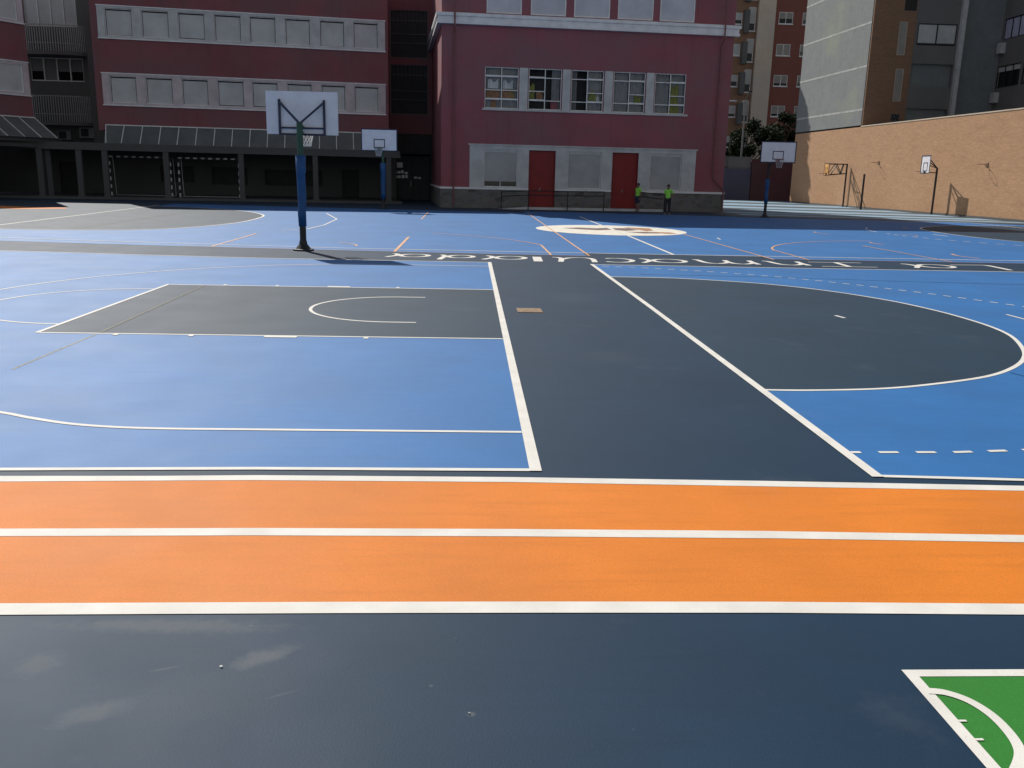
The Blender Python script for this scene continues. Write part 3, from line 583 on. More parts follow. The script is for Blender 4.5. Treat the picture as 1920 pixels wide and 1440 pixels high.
for z0, z1 in ((q(8.82),q(10.6)), (q(4.5),q(6.3))):
    pts = [(-4.35*k,0),(-4.3*k,-.9),(-3.6*k,-1.25),(-2.4*k,-1.35),(-1.2*k,-1.25),(-.35*k,-.9),(.05,0)]
    P = smooth(pts, 8); sl = MB().ribbon(P, .05, 0); 
    mb = MB(); mb.v = []; n = len(P)
    for i in range(n-1):
        (xa, ya), (xb, yb) = P[i], P[i+1]; mb.quad((xa,ya,z0),(xb,yb,z0),(xb,yb,z0+.22),(xa,ya,z0+.22)); mb.quad((xa,ya,z0),(xa,0,z0),(xb,0,z0),(xb,yb,z0)); mb.quad((xa,ya,z0+.2),(xb,yb,z0+.2),(xb,0,z0+.2),(xa,0,z0+.2))
    bal = mb.build('balcony', M['midgrey'], BW)
    sl = MB()
    for i, (x_, y_) in enumerate(P): sl.bar((x_,y_,z0+.22),(x_,y_,z1),.05,.03)
    sl.tube([(x_,y_,z1) for x_, y_ in P],.03,6); sl.tube([(x_,y_,z0+.75) for x_, y_ in P],.02,6); sl.build('balcony_slats', M['slat'], bal)
    MB().quad(*[(x_*.97,y_*.93,z0+.24) for x_, y_ in P[::6]]).build('balcony_floor', M['dark'], bal)
def ac_unit(x, z, w, h, label):
    r_ = empty('air_conditioner', (BX+x,BY,z), 0, label, 'air conditioner')
    MB().box(0,w,-.42,-.05,0,h).build('casing', M['acwhite'], r_)
    g = MB()
    for rr in (.08,.16,.24): g.tube([(w*.38+rr*math.cos(R(t)), -.43, h/2+rr*math.sin(R(t))) for t in range(0,360,24)],.012,5,closed=True)
    g.build('fan_grille', M['poleblack'], r_); MB().box(w*.38-.26,w*.38+.26,-.425,-.421,h/2-.26,h/2+.26).build('fan_recess', M['dark'], r_)
    MB().bar((.1,0,-.03),(.1,-.42,-.03),.04).bar((w-.1,0,-.03),(w-.1,-.42,-.03),.04).build('bracket', M['metal'], r_)
    return r_
ac_unit(-2.55*k, q(3.62), .9, .62, 'smaller white air conditioner unit under the lower balcony, nearer the far left wing')
ac_unit(-1.15*k, q(3.76), 1.0, .72, 'larger white air conditioner unit under the lower balcony, beside the long maroon wing')

# ------------------------------------------------------------------ handball goals stored in the porch
def goal(x, y, rz, label, W_=3.75, H_=2.45):
    r_ = empty('handball_goal', (x,y,.15), rz, label, 'goal', 'handball goals stored in the porch')
    def striped(name, a, b):
        a = Vector(a); b = Vector(b); L_ = (b-a).length; n = max(2, round(L_/.24)); wm = MB(); dm = MB()
        for i in range(n): (wm if i % 2 == 0 else dm).bar(a+(b-a)*i/n, a+(b-a)*(i+1)/n, .09)
        o = wm.build(name, M['rib'], r_); dm.build('dark_band', M['poleblack'], o)
    striped('post', (0,0,0), (0,0,H_-.05)); striped('post', (W_,0,0), (W_,0,H_-.05)); striped('crossbar', (0,0,H_), (W_,0,H_))
    MB().tube([(0,0,H_),(0,.7,H_),(0,1.0,0)],.022,6).tube([(W_,0,H_),(W_,.7,H_),(W_,1.0,0)],.022,6).tube([(0,1.0,0.03),(W_,1.0,0.03)],.022,6).tube([(0,0,.03),(0,1.0,.03)],.022,6).tube([(W_,0,.03),(W_,1.0,.03)],.022,6).build('rear_frame', M['surround'], r_)
goal(-23.5, 53.4, R(4), 'striped handball goal in the dark porch, the one nearer the left edge')
goal(-19.1, 53.2, R(4), 'striped handball goal in the dark porch, the one nearer the tall blue padded pole')

# ------------------------------------------------------------------ brick boundary wall and things on it
WL = (32.09,45.37); wang = math.atan2(33.33,-1.09); wd = Vector((math.cos(wang), math.sin(wang))); wn = Vector((-wd.y, wd.x))   # wn points to -x (court side)
if wn.x > 0: wn = -wn
def on_wall(u, out, z): p = Vector(WL)+wd*u+wn*out; return (p.x, p.y, z)
BR = empty('brick_wall', (*on_wall(0,0,0),), 0, 'tall sunlit tan brick boundary wall running along the right side', 'wall')
def wbox(mb, u0, u1, o0, o1, z0, z1):
    n = len(mb.v); l = Vector((*WL,0))
    for z in (z0, z1):
        for u, o in ((u0,o0),(u1,o0),(u1,o1),(u0,o1)): mb.v.append(tuple(Vector(on_wall(u,o,z))-l))
    mb.f += [tuple(n+i for i in q_) for q_ in ((0,3,2,1),(4,5,6,7),(0,1,5,4),(1,2,6,5),(2,3,7,6),(3,0,4,7))]
mb = MB(); wbox(mb, -45, 36.0, -.35, 0, 0, 6.46); mb.build('wall_face', M['brick'], BR)
mb = MB(); wbox(mb, -45, 22.3, -.37, .03, 6.462, 6.54); mb.build('coping', M['beige'], BR)
mb = MB(); wbox(mb, -45, 36.0, .001, .03, 0, .12); mb.build('kerb', M['darkgrey'], BR)
# grey party-wall building on top of / behind the brick wall
GB = empty('apartment_building', (*WL,0), 0, 'tall block with rough grey windowless side wall above the brick wall, brown front', 'building')
mb = MB(); wbox(mb, 22.38, 36.0, -14, .02, 6.6, 32); mb.build('party_wall', M['party'], GB)
mb = MB()
for z in (7.75,11.12,14.42,17.8,21.2,24.6): wbox(mb, 22.36, 36.02, .021, .03, z, z+.15)
mb.build('render_joint', M['joint'], GB)
FY = on_wall(22.36,0,0)[1]-.05; fx = lambda x: x-WL[0]; fy = FY-WL[1]
kk = (FY+5.9)/64.4; X = lambda u: -.479+(31.6+u+.479)*kk - WL[0]; Zz = lambda z: zsc(z, kk)
bwx0, bwx1 = fx(31.38), fx(34.85)
tallw = [(X(-2.30),X(-1.72),Zz(10.8),Zz(13.0)), (X(-2.20),X(-1.62),Zz(7.7),Zz(9.9)), (X(-2.2),X(-1.55),Zz(6.35),Zz(6.85)), (X(-2.1),X(-1.2),Zz(13.7),Zz(16))]
mb = MB().wall(bwx0,bwx1,5.5,32,tallw,fy-.12,fy); mb.build('brown_front', M['brownbrick'], GB)
for i, (a, b, z0, z1) in enumerate(tallw):
    w = MB().wall(a,b,z0,z1,[(a+.04,b-.04,z0+.04,z1-.04)],fy-.11,fy-.04).build('window', M['beige' if i < 2 else 'darkgrey'], GB)
    MB().box(a+.04,b-.04,fy-.08,fy-.05,z0+.04,z1-.04).build('shutter' if i < 2 else 'pane', M['shutter_beige' if i < 2 else 'glass'], w)
    if i == 2:
        g = MB()
        for j in range(6): u = a+(b-a)*(j+.5)/6; g.box(u-.012,u+.012,fy-.16,fy-.14,z0,z1)
        g.build('window_bars', M['metal'], w)
bx0, bx1 = bwx1+.002, fx(38.45)
bays = [(bx0+.25,bx1-.15,12.85,14.5), (bx0+.1,bx1-.1,9.7,11.45), (bx0+.1,bx1-.1,6.4,8.0), (bx0+.1,bx1-.1,16.3,18)]
mb = MB().wall(bx0,bx1,5.5,32,bays,fy-.05,fy+.1); mb.build('grey_front', M['midgrey'], GB)
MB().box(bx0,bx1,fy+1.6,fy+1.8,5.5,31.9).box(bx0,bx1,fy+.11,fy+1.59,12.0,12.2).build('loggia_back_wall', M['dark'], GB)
for i, (a, b, z0, z1) in enumerate(bays):
    if i == 0:
        w = MB().wall(a,b,z0,z1,[(a+.08,(a+b)/2-.05,z0+.18,z1-.08),((a+b)/2+.05,b-.08,z0+.18,z1-.08)],fy-.03,fy+.06).build('window', M['poleblack'], GB)
        MB().box(a+.08,b-.08,fy+.0,fy+.03,z0+.18,z1-.08).build('blind', M['shutter'], w)
    else:
        w = MB().wall(a,b,z0,z1,[(a+.06,b-.06,z0+.06,z1-.06)],fy+.3,fy+.38).build('window', M['poleblack'], GB); MB().box(a+.06,b-.06,fy+.39,fy+.41,z0+.06,z1-.06).build('pane', M['glass'], w)
MB().box(bx1+.002,bx1+.35,fy-.4,fy+.1,5.5,32).build('pilaster', M['surround'], GB)
rb = MB().box(bx1+.352,fx(42.28),fy+1.0,fy+1.2,5.5,32)
for j in range(6): u = bx1+.5+j*.17; rb.box(u,u+.07,fy+.9,fy+.999,5.5,32)
rb.build('recess_wall', M['darkgrey'], GB)
# right dark block
DB = empty('apartment_building', (42.3,68.2,0), 0, 'dark grey block with lilac window strip behind the brick wall at right edge', 'building')
sc_ = 1.0
sw = [(-3.3,-.35,13.45,15.05),(-6.6,-3.6,13.45,15.05),(-3.3,-.15,9.75,11.45),(-6.8,-3.6,9.75,11.45),(-3.2,-.6,17.2,18.9)]
mb = MB()
def dbw(mb, holes, y0, y1, z0, z1, x0, x1):
    t = MB().wall(y0,y1,z0,z1,holes,x0,x1); n = len(mb.v); mb.v += [(v, u, z) for u, v, z in t.v]; mb.f += [tuple(n+i for i in f[::-1]) for f in t.f]
dbw(mb, sw, -30, 0, 5, 32, 0, .3); mb.box(0,12,.001,.3,5,32).box(.3,12,-30,-.001,31.7,32); mb.build('wall', M['midgrey'], DB)
M['lilac'] = plain('lilac_blind', (.50,.48,.62), .6)
for i, (a, b, z0, z1) in enumerate(sw):
    mb = MB(); c = [(a+(b-a)*j/3+.05, a+(b-a)*(j+1)/3-.05, z0+.08, z1-.08) for j in range(3)]; dbw(mb, c, a, b, z0, z1, .05, .13); w = mb.build('window', M['poleblack'], DB)
    if i in (0,1,4): MB().box(.09,.12,a+.05,b-.05,z0+.08,z1-.08).build('blind', M['lilac'], w)
    else: MB().box(.09,.12,a+.05,b-.05,z1-.45,z1-.08).build('blind', M['surround'], w); MB().box(.2,.22,a+.05,b-.05,z0+.08,z1-.08).build('pane', M['glass'], w)
for zz_ in (8.6,12.4): MB().box(-.40,-.002,-.9,-.3,zz_,zz_+.8).build('outdoor_unit', M['surround'], DB)
# distant brown apartments
k = 1.0
AP = empty('apartment_building', (20,110,0), 0, 'distant red brown apartment tower with a beige vertical strip, behind the trees', 'building')
colA = [(17.75,19.55)]; rowz = [(21.1,22.5),(17.35,18.75),(13.7,15.05),(10.0,11.35),(6.3,7.65)]
colR = [(20.75,22.6)]; colL = [(12.15,13.15)]; colM = [(13.95,14.85)]
rm = [(20.15,22.95),(16.5,19.25),(12.85,15.6),(9.2,11.9),(5.5,8.2)]
rowl = [(20.9,22.25),(17.2,18.6),(13.5,14.9),(9.8,11.2),(6.1,7.5)]
rowz = [(24.8,26.2)]+rowz; rm = [(23.8,26.6)]+rm; rowl = [(24.6,26)]+rowl
H2 = [(a,b,z0,z1) for a,b in colA for z0,z1 in rowz]+[(a,b,z0,z1) for a,b in colR for z0,z1 in rowz]
MB().wall(17.15,26,0,34,H2,0,.3).box(17.15,26,6,6.3,0,34).build('red_front', M['redbrick'], AP)
MB().box(15.0,17.148,-.5,.3,0,34).build('beige_strip', M['beige'], AP)
H3 = [(a,b,z0,z1) for a,b in colL for z0,z1 in rowl]+[(a,b,z0,z1) for a,b in colM for z0,z1 in rm]
MB().wall(6,14.998,0,34,H3,0,.3).box(6,14.99,6,6.3,0,34).build('brown_front', M['brownbrick'], AP)
for (a, b, z0, z1), nm in [(h, 0) for h in H2]+[(h, 1) for h in H3]:
    f = MB().wall(a,b,z0,z1,[(a+.08,(a+b)/2-.04,z0+.08,z1-.08),((a+b)/2+.04,b-.08,z0+.08,z1-.08)] if b-a > 1.2 else [(a+.07,b-.07,z0+.08,z1-.08)],.04,.14)
    f.box(a-.06,b+.06,-.08,.039,z0-.1,z0-.002)
    w = f.build('window', M['trim'], AP); cl = random.random(); hs = z0+(0 if cl > .6 else (z1-z0)*random.uniform(.25,.45))
    MB().box(a+.07,b-.07,.07,.10,max(hs,z0+.08),z1-.08).build('shutter', M['shutter_beige' if nm == 0 else 'shutter'], w)
    MB().box(a+.07,b-.07,.16,.18,z0+.08,z1-.08).build('pane', M['glass'], w)
mb = MB()
for z0, z1 in rm: mb.box(13.3,13.92,-.6,.0,z0-.3,z1-.4)
mb.build('balcony_side', M['darkgrey'], AP)
# back walls, gate
bw = MB().box(14.5,28.9,88,88.3,0,3.04).box(14.5,28.95,87.97,88.0,3.05,3.15); o = bw.build('blue_wall', M['bluewall']); tag(o, 'low blue painted wall across the back of the yard beside the school wing', 'wall')
o = MB().box(25.7,28.95,88.35,88.6,0,4.4).build('parapet_wall', M['midgrey']); tag(o, 'grey wall top rising just behind the blue wall', 'wall')
o = MB().box(29.0,34.5,88.02,88.3,0,4.1).box(28.98,34.52,87.97,88.35,4.102,4.2).build('red_wall', M['redwall']); tag(o, 'dark red painted wall across the back of the yard behind the right basketball board', 'wall')
FE = empty('steel_fence', (25.2,88.15,3.15), 0, 'dark steel fence standing on the blue wall', 'fence')
f = MB()
for j in range(9): f.box(-1.2+j*.3,-1.17+j*.3,-.02,.02,0,1.3)
f.build('pickets', M['poleblack'], FE); MB().box(-1.3,1.3,-.03,.03,1.3,1.36).box(-1.3,1.3,-.03,.03,.1,.15).build('rail', M['poleblack'], FE)
# trees beyond the back wall
def tree(x, y, h, cr, rz, n, label, z0=2.0, lf=1.0):
    r_ = empty('tree', (x,y,0), 0, label, 'tree', 'trees beyond the back wall')
    t = MB().tube([(0,0,0),(.1,0,h*.3),(.05,.1,h*.6),(0,0,h*.85)],[.22,.17,.11,.04],8)
    rnd = random.Random(int(x*10))
    for j in range(9):
        a = rnd.uniform(0,6.28); zb = h*rnd.uniform(.3,.6); t.tube([(.05,0,zb),(math.cos(a)*cr*.4,math.sin(a)*cr*.4,zb+h*.13),(math.cos(a)*cr*.75,math.sin(a)*cr*.75,zb+h*.25)],[.08,.05,.02],5)
    t.build('trunk', M['bark'], r_)
    c = MB(); cl = []
    for j in range(26):
        a = rnd.uniform(0,6.28); u = rnd.uniform(-1,1); rr = rnd.uniform(.45,1)**.5*cr; q_ = (1-u*u)**.5
        cl.append((Vector((math.cos(a)*q_*rr, math.sin(a)*q_*rr, z0+(h-z0)*(.5+.46*u*rnd.uniform(.7,1.02)))), rnd.uniform(.22,.42)*cr))
    for j in range(n):
        p, s_ = rnd.choice(cl); d = Vector((rnd.gauss(0,1), rnd.gauss(0,1), rnd.gauss(0,.8))).normalized()*s_*rnd.uniform(.3,1.05); p = p+d
        a = Vector((rnd.gauss(0,1), rnd.gauss(0,1), rnd.gauss(0,1))).normalized(); b = a.orthogonal().normalized(); l = rnd.uniform(.10,.22)*lf
        c.quad(p-a*l, p+b*l*.5, p+a*l, p-b*l*.5)
    c.build('crown', M['leaf'], r_)
tree(30.8, 95, 8.6, 2.6, 0, 9000, 'dark bushy tree beyond the back wall, left of the grey side wall')
tree(34.2, 94, 9.3, 2.6, 0, 9000, 'taller dark tree beyond the back wall, touching the grey side wall')
tree(27.2, 97, 6.2, 1.7, 0, 4500, 'small dark tree beyond the blue wall beside the street lamp')
tree(23.9, 94.6, 24.5, 2.6, 0, 26000, 'tall narrow unseen tree added behind the right school wing, shading the far brick wall end', 7, 1.8)  # hidden tree, added to cast the shadow at the brick wall's far end
LP = empty('street_lamp', (28.5,90.5,0), 0, 'grey street lamp with two heads rising beyond the blue wall', 'street lamp')
MB().tube([(0,0,0),(0,0,10.2)],[.12,.07],10).build('pole', M['metal'], LP)
MB().tube([(0,0,9.9),(-.5,0,10.1),(-1.1,0,10.15)],.035,6).tube([(0,0,10.2),(.25,0,10.9),(.35,0,11.1)],.035,6).build('arm', M['metal'], LP)
MB().box(-1.75,-1.0,-.16,.16,10.08,10.2).build('lamp_head', M['shutter_l'], LP); MB().box(.2,.62,-.16,.16,11.05,11.2).build('lamp_head', M['poleblack'], LP)

# ------------------------------------------------------------------ basketball hoops
def net(parent, cx, cy, z, r=.225, drop=.42, mat='net', t=.007):
    m_ = MB(); K = 12; Lv = 5
    rad = lambda i: r*(1-.42*(i/Lv)**.8); zz_ = lambda i: z-drop*i/Lv
    for s_ in (1,-1):
        for j in range(K):
            m_.tube([(cx+rad(i)*math.cos(2*math.pi*(j+s_*i*.5)/K), cy+rad(i)*math.sin(2*math.pi*(j+s_*i*.5)/K), zz_(i)) for i in range(Lv+1)], t, 4, caps=False)
    for zi, rr in ((Lv, rad(Lv)),): m_.tube([(cx+rr*math.cos(R(a)), cy+rr*math.sin(R(a)), zz_(zi)) for a in range(0,360,20)], t, 4, closed=True)
    return m_.build('net', M[mat], parent)
def rim(parent, cx, cy, z, mat='rim'):
    mb = MB().tube([(cx+.225*math.cos(R(a)), cy+.225*math.sin(R(a)), z) for a in range(0,360,15)], .011, 6, closed=True)
    mb.box(cx-.10,cx+.10,cy+.225,cy+.38,z-.02,z+.005); mb.box(cx-.12,cx+.12,cy+.375,cy+.39,z-.14,z+.03)
    return mb.build('rim', M[mat], parent)
# local frame: board faces -y; pole at origin, board at y = -over
def hoop(loc, rz, over, label, polemat='polegreen', bz=(2.9,3.95), bw=1.8, ptop=3.15, pad=(.62,2.38), behind=True, padr=.112, rimm='rim', netm='net', border='navy', group='basketball hoops'):
    r_ = empty('basketball_hoop', loc, rz, label, 'basketball hoop', group)
    b0, b1 = bz; y = -over
    MB().tube([(0,0,.0),(0,0,ptop)],.078,14).build('pole', M[polemat], r_)
    MB().tube([(0,0,0),(0,0,.04),(0,0,.05),(0,0,.16),(0,0,.30)],[.27,.27,.2,.11,.08],14).build('foot', M['poleblack'], r_)
    MB().tube([(0,0,.3),(0,0,pad[0]+.02)],.083,12).build('pole_sleeve', M['poleblack'], r_)
    p = MB().tube([(0,0,pad[0]),(.01,0,pad[0]+.35),(0,0,pad[0]+.42),(-.005,0,pad[0]+.8),(.01,0,pad[1]-.45),(0,0,pad[1]-.4),(0,0,pad[1])],[padr*.9,padr*.95,padr*.88,padr,padr*.97,padr*1.12,padr*1.14],14); p.build('pole_padding', M['pad'], r_, True)
    bo = MB().box(-bw/2,bw/2,y-.02,y+.02,b0,b1).build('backboard', M['board'], r_)
    e = MB()
    if border:
        e.wall(-bw/2-.02,bw/2+.02,b0-.02,b1+.02,[(-bw/2+.028,bw/2-.028,b0+.03,b1-.03)],y-.03,y-.0205)
        e.wall(-.295,.295,b0+.15,b0+.60,[(-.25,.25,b0+.195,b0+.555)],y-.026,y-.021)
        e.build('board_markings', M[border], bo)
    a = MB().bar((0,0,ptop-.1),(0,y+.03,ptop-.1),.09).bar((0,0,ptop-.45),(0,y+.03,b0+.06),.05)
    s_ = MB(); wv = .56
    for x in (-wv, wv): s_.bar((x,y+.05,b0-.02),(x,y+.05,b1-.20),.055); s_.bar((0,.0+y*.05,ptop-.02),(x,y+.07,b1-.26),.045)
    s_.bar((-wv,y+.05,b0+.16),(wv,y+.05,b0+.16),.04); s_.bar((-wv,y+.05,b0-.0),(wv,y+.05,b0-.0),.05)
    a.build('arm', M[polemat], r_); s_.build('strut', M['navy'], r_)
    rim(r_, 0, y-.39-.02, b0+.15, rimm); net(r_, 0, y-.41, b0+.15, mat=netm)
    return r_
h1 = hoop((-4.75,17.3,0), R(180), .42, 'nearest basketball hoop seen from behind, white board on a green pole with blue padding', border=None, bz=(2.9,3.95), ptop=3.17)
h1.children[0]
h2 = hoop((-5.28,44.6,0), R(0), 1.9, 'basketball hoop facing us in front of the dark porch beside the school wing corner', bz=(3.10,4.20), bw=1.86, ptop=3.4, polemat='polegreen', padr=.14, pad=(.55,2.5), netm='surround')
h3 = hoop((16.1,43.9,0), R(-4), 1.7, 'basketball hoop with scuffed white board near the back right, against the red wall', bz=(2.98,4.05), bw=1.84, ptop=3.25, polemat='poleblack', pad=(.75,2.1), padr=.11, netm='surround_pink', rimm='rim_o')
# mini hoops along the brick wall (local -y turned to face the court, -x)
mh = empty('mini_basketball_hoop', (31.25,54.5,0), R(-90), 'small basketball hoop with white board on a black pole beside the brick wall', 'basketball hoop', 'small hoops by the brick wall')
MB().tube([(0,0,0),(0,0,3.1)],.07,12).build('pole', M['poleblack'], mh)
mbb = MB().box(-.58,.58,-.84,-.81,2.76,3.90).build('backboard', M['board'], mh)
MB().wall(-.61,.61,2.73,3.93,[(-.55,.55,2.79,3.87)],-.855,-.841).wall(-.28,.28,2.90,3.46,[(-.24,.24,2.94,3.42)],-.855,-.841).build('board_markings', M['navy'], mbb)
MB().bar((0,0,3.1),(-.3,-.8,3.74),.05).bar((0,0,3.1),(.3,-.8,3.74),.05).bar((0,0,3.1),(0,-.8,3.34),.05).bar((0,0,2.8),(0,-.8,2.8),.06).build('strut', M['poleblack'], mh)
rim(mh, 0, -1.24, 2.84)
m2 = empty('mini_basketball_hoop', (31.1,69.0,0), R(-90), 'small orange basketball board on a long truss arm near the far brick wall end', 'basketball hoop', 'small hoops by the brick wall')
MB().tube([(0,0,0),(0,0,3.55)],.07,12).build('pole', M['poleblack'], m2)
ob = MB().box(-.45,.45,-1.72,-1.68,2.55,3.55).build('backboard', M['board_o'], m2)
MB().wall(-.47,.47,2.53,3.57,[(-.42,.42,2.58,3.52)],-1.735,-1.721).wall(-.2,.2,2.75,3.2,[(-.17,.17,2.78,3.17)],-1.735,-1.721).build('board_markings', M['poleblack'], ob)
t = MB()
for x in (-.4,.4):
    t.bar((0,0,3.5),(x,-1.67,3.5),.08).bar((0,0,2.75),(x,-1.67,2.6),.08)
    t.bar((x*.3,-.5,2.72),(x*.5,-.95,3.5),.05).bar((x*.5,-.95,3.5),(x*.85,-1.45,2.64),.05).bar((x*.3,-.5,2.72),(x*.2,-.3,3.5),.05)
    t.bar((x,-1.67,2.6),(x,-1.67,3.5),.04)
t.build('truss_arm', M['poleblack'], m2); rim(m2, 0, -2.12, 2.72)
po = MB().tube([(29.75,62.4,0),(29.75,62.4,2.68)],.075,12).build('post', M['poleblack']); tag(po, 'bare black post standing between the two small hoops by the brick wall', 'post')
for u, z, lab in ((4.4,3.32,'bare metal hoop ring fixed to the brick wall right of the small white board hoop'), (18.6,3.6,'bare metal hoop ring fixed to the brick wall behind the bare black post')):
    r_ = empty('wall_hoop', on_wall(u,0,z), R(-90)+math.atan2(1.09,33.33), lab, 'hoop ring', 'bare rings on the brick wall')
    MB().box(-.12,.12,-.04,0,-.14,.1).build('mounting_plate', M['rust'], r_)
    MB().tube([(.24*math.cos(R(a)), -.42+.24*math.sin(R(a)), 0) for a in range(0,360,15)],.014,6,closed=True).bar((-.05,-.03,0),(-.08,-.2,0),.02).bar((.05,-.03,0),(.08,-.2,0),.02).bar((0,-.03,-.12),(0,-.2,-.01),.02).build('ring', M['rim_o'], r_)

# ------------------------------------------------------------------ ramp railing in front of the right wing
RL = empty('railing', (-2,49,0), R(5), 'dark ramp railing with two rails in front of the red doors', 'railing')
ry = -1.25
cu_ = lambda px: None
posts = [(3.32,1.02),(4.95,1.12),(7.35,1.12),(9.6,1.14),(11.75,1.18),(13.4,1.02)]
for u, h in posts: MB().tube([(u,ry,0),(u,ry,h)],.03,8).build('post', M['poleblack'], RL)
for dz, nm in ((0,'handrail'),(-.26,'lower_rail')):
    MB().tube([(posts[0][0],ry,posts[0][1]+dz)]+[(u,ry,h+dz) for u, h in posts[1:4]],.026,8).build(nm, M['poleblack'], RL)
    MB().tube([(u,ry,h+dz) for u, h in posts[4:]],.026,8).build(nm, M['poleblack'], RL)
RM = empty('ramp', (-2,49,0), R(5), 'low grey ramp and landing along the stone plinth below the red doors', 'ramp')
MB().box(4.8,13.4,-1.12,-.61,.0,.14).build('landing', M['surround'], RM); MB().quad((3.2,-1.12,.005),(4.8,-1.12,.14),(4.8,-.61,.14),(3.2,-.61,.005)).quad((3.2,-1.12,.0),(4.8,-1.12,.0),(4.8,-1.12,.14)).build('slope', M['surround'], RM)

# ------------------------------------------------------------------ people
def skinmesh(name, verts, edges, radii, mat, parent, sub=2, root=0):
    me = bpy.data.meshes.new(name); me.from_pydata(verts, edges, []); o = bpy.data.objects.new(name, me); COL.objects.link(o)
    o.modifiers.new('Skin', 'SKIN'); me.materials.append(mat)
    if not me.skin_vertices:
        bpy.context.view_layer.objects.active = o
    lay = me.skin_vertices[0] if me.skin_vertices else me.attributes.new('x','FLOAT','POINT')
    for i, r in enumerate(radii): lay.data[i].radius = (r, r) if not isinstance(r, tuple) else r; lay.data[i].use_root = (i == root)
    sb = o.modifiers.new('Subdivision', 'SUBSURF'); sb.levels = sub; sb.render_levels = sub; o.modifiers['Skin'].use_smooth_shade = True
    if parent is not None: o.parent = parent
    return o
def person(loc, rz, sc, pose, label, bottom='cloth_d', shorts=False):
    r_ = empty('person', loc, rz, label, 'person'); r_.scale = (sc,)*3      # built 1.75 m tall, faces -y
    p = pose
    V = {'pel':(0,0,.95),'abd':(0,.0,1.08),'che':(0,.01,1.28),'nb':(0,.015,1.45),'nk':(0,0,1.52),'hd':(0,-.015,1.62),'ht':(0,-.01,1.70),
         'hl':(-.09,0,.90),'kl':p['kl'],'al':p['al'],'tl':p['tl'],'hr':(.09,0,.90),'kr':p['kr'],'ar':p['ar'],'tr':p['tr'],
         'sl':(-.17,.01,1.41),'el':p['el'],'wl':p['wl'],'gl':p['gl'],'sr':(.17,.01,1.41),'er':p['er'],'wr':p['wr'],'gr':p['gr']}
    K = list(V); I = {k_: i for i, k_ in enumerate(K)}
    E = [('pel','abd'),('abd','che'),('che','nb'),('nb','nk'),('nk','hd'),('hd','ht'),('pel','hl'),('hl','kl'),('kl','al'),('al','tl'),('pel','hr'),('hr','kr'),('kr','ar'),('ar','tr'),('nb','sl'),('sl','el'),('el','wl'),('wl','gl'),('nb','sr'),('sr','er'),('er','wr'),('wr','gr')]
    Rr = {'pel':(.13,.10),'abd':(.125,.09),'che':(.15,.10),'nb':(.08,.07),'nk':.052,'hd':(.078,.092),'ht':(.066,.08),'hl':.085,'kl':.055,'al':.036,'tl':.03,'hr':.085,'kr':.055,'ar':.036,'tr':.03,'sl':.055,'el':.04,'wl':.026,'gl':.03,'sr':.055,'er':.04,'wr':.026,'gr':.03}
    body = skinmesh('body', [V[k_] for k_ in K], [(I[a], I[b]) for a, b in E], [Rr[k_] for k_ in K], M['skin'], r_)
    def sub_(name, ks, es, rr, mat):
        j = {k_: i for i, k_ in enumerate(ks)}; return skinmesh(name, [V[k_] if isinstance(k_, str) else k_ for k_ in ks], [(j[a], j[b]) for a, b in es], rr, mat, r_)
    mul = lambda a, b, t: tuple(x+(y-x)*t for x, y in zip(V[a], V[b]))
    V['sel'] = mul('sl','el',.75); V['ser'] = mul('sr','er',.75); V['hem'] = (0,0,.88)
    sub_('shirt', ['hem','abd','che','nb','sl','sel','sr','ser'], [('hem','abd'),('abd','che'),('che','nb'),('nb','sl'),('sl','sel'),('nb','sr'),('sr','ser')], [(.165,.125),(.155,.12),(.18,.135),(.09,.08),.075,.07,.075,.07], M['lime'])
    V['ll'] = mul('hl','kl',.95) if shorts else mul('kl','al',.85); V['lr'] = mul('hr','kr',.95) if shorts else mul('kr','ar',.85)
    if shorts: sub_('shorts', ['pel','hl','ll','hr','lr'], [('pel','hl'),('hl','ll'),('pel','hr'),('hr','lr')], [(.15,.12),.11,.10,.11,.10], M[bottom])
    else: sub_('trousers', ['pel','hl','kl','ll','hr','kr','lr'], [('pel','hl'),('hl','kl'),('kl','ll'),('pel','hr'),('hr','kr'),('kr','lr')], [(.15,.12),.11,.08,.06,.11,.08,.06], M[bottom])
    for a, t_ in (('al','tl'),('ar','tr')):
        A = Vector(V[a]); T_ = Vector(V[t_]); skinmesh('shoe', [tuple(A+Vector((0,.04,-.03))), tuple(A.lerp(T_,.5)), tuple(T_)], [(0,1),(1,2)], [.05,.05,.042], M['shoe'], r_)
    hb = MB(); n, m_ = 14, 8
    for i in range(m_):
        for j in range(n):
            q_ = []
            for (ii, jj) in ((i,j),(i+1,j),(i+1,j+1),(i,j+1)):
                th_ = ii/m_*R(108); ph = jj/n*2*math.pi; front = max(0, -math.sin(ph)); th_ *= (1-.42*front)
                q_.append((.092*math.sin(th_)*math.cos(ph), -.005+.108*math.sin(th_)*math.sin(ph), 1.645+.115*math.cos(th_)))
            hb.quad(*q_)
    hb.build('hair', M['hair'], r_, True)
    fc = MB().box(-.045,-.022,-.112,-.098,1.625,1.638).box(.022,.045,-.112,-.098,1.625,1.638).box(-.022,.022,-.11,-.097,1.563,1.570); fc.build('face_features', M['hair'], r_)
    MB().quad((-.012,-.10,1.60),(.012,-.10,1.60),(0,-.135,1.595)).quad((-.012,-.10,1.60),(0,-.135,1.595),(0,-.10,1.635)).quad((.012,-.10,1.60),(0,-.10,1.635),(0,-.135,1.595)).build('nose', M['skin'], r_)
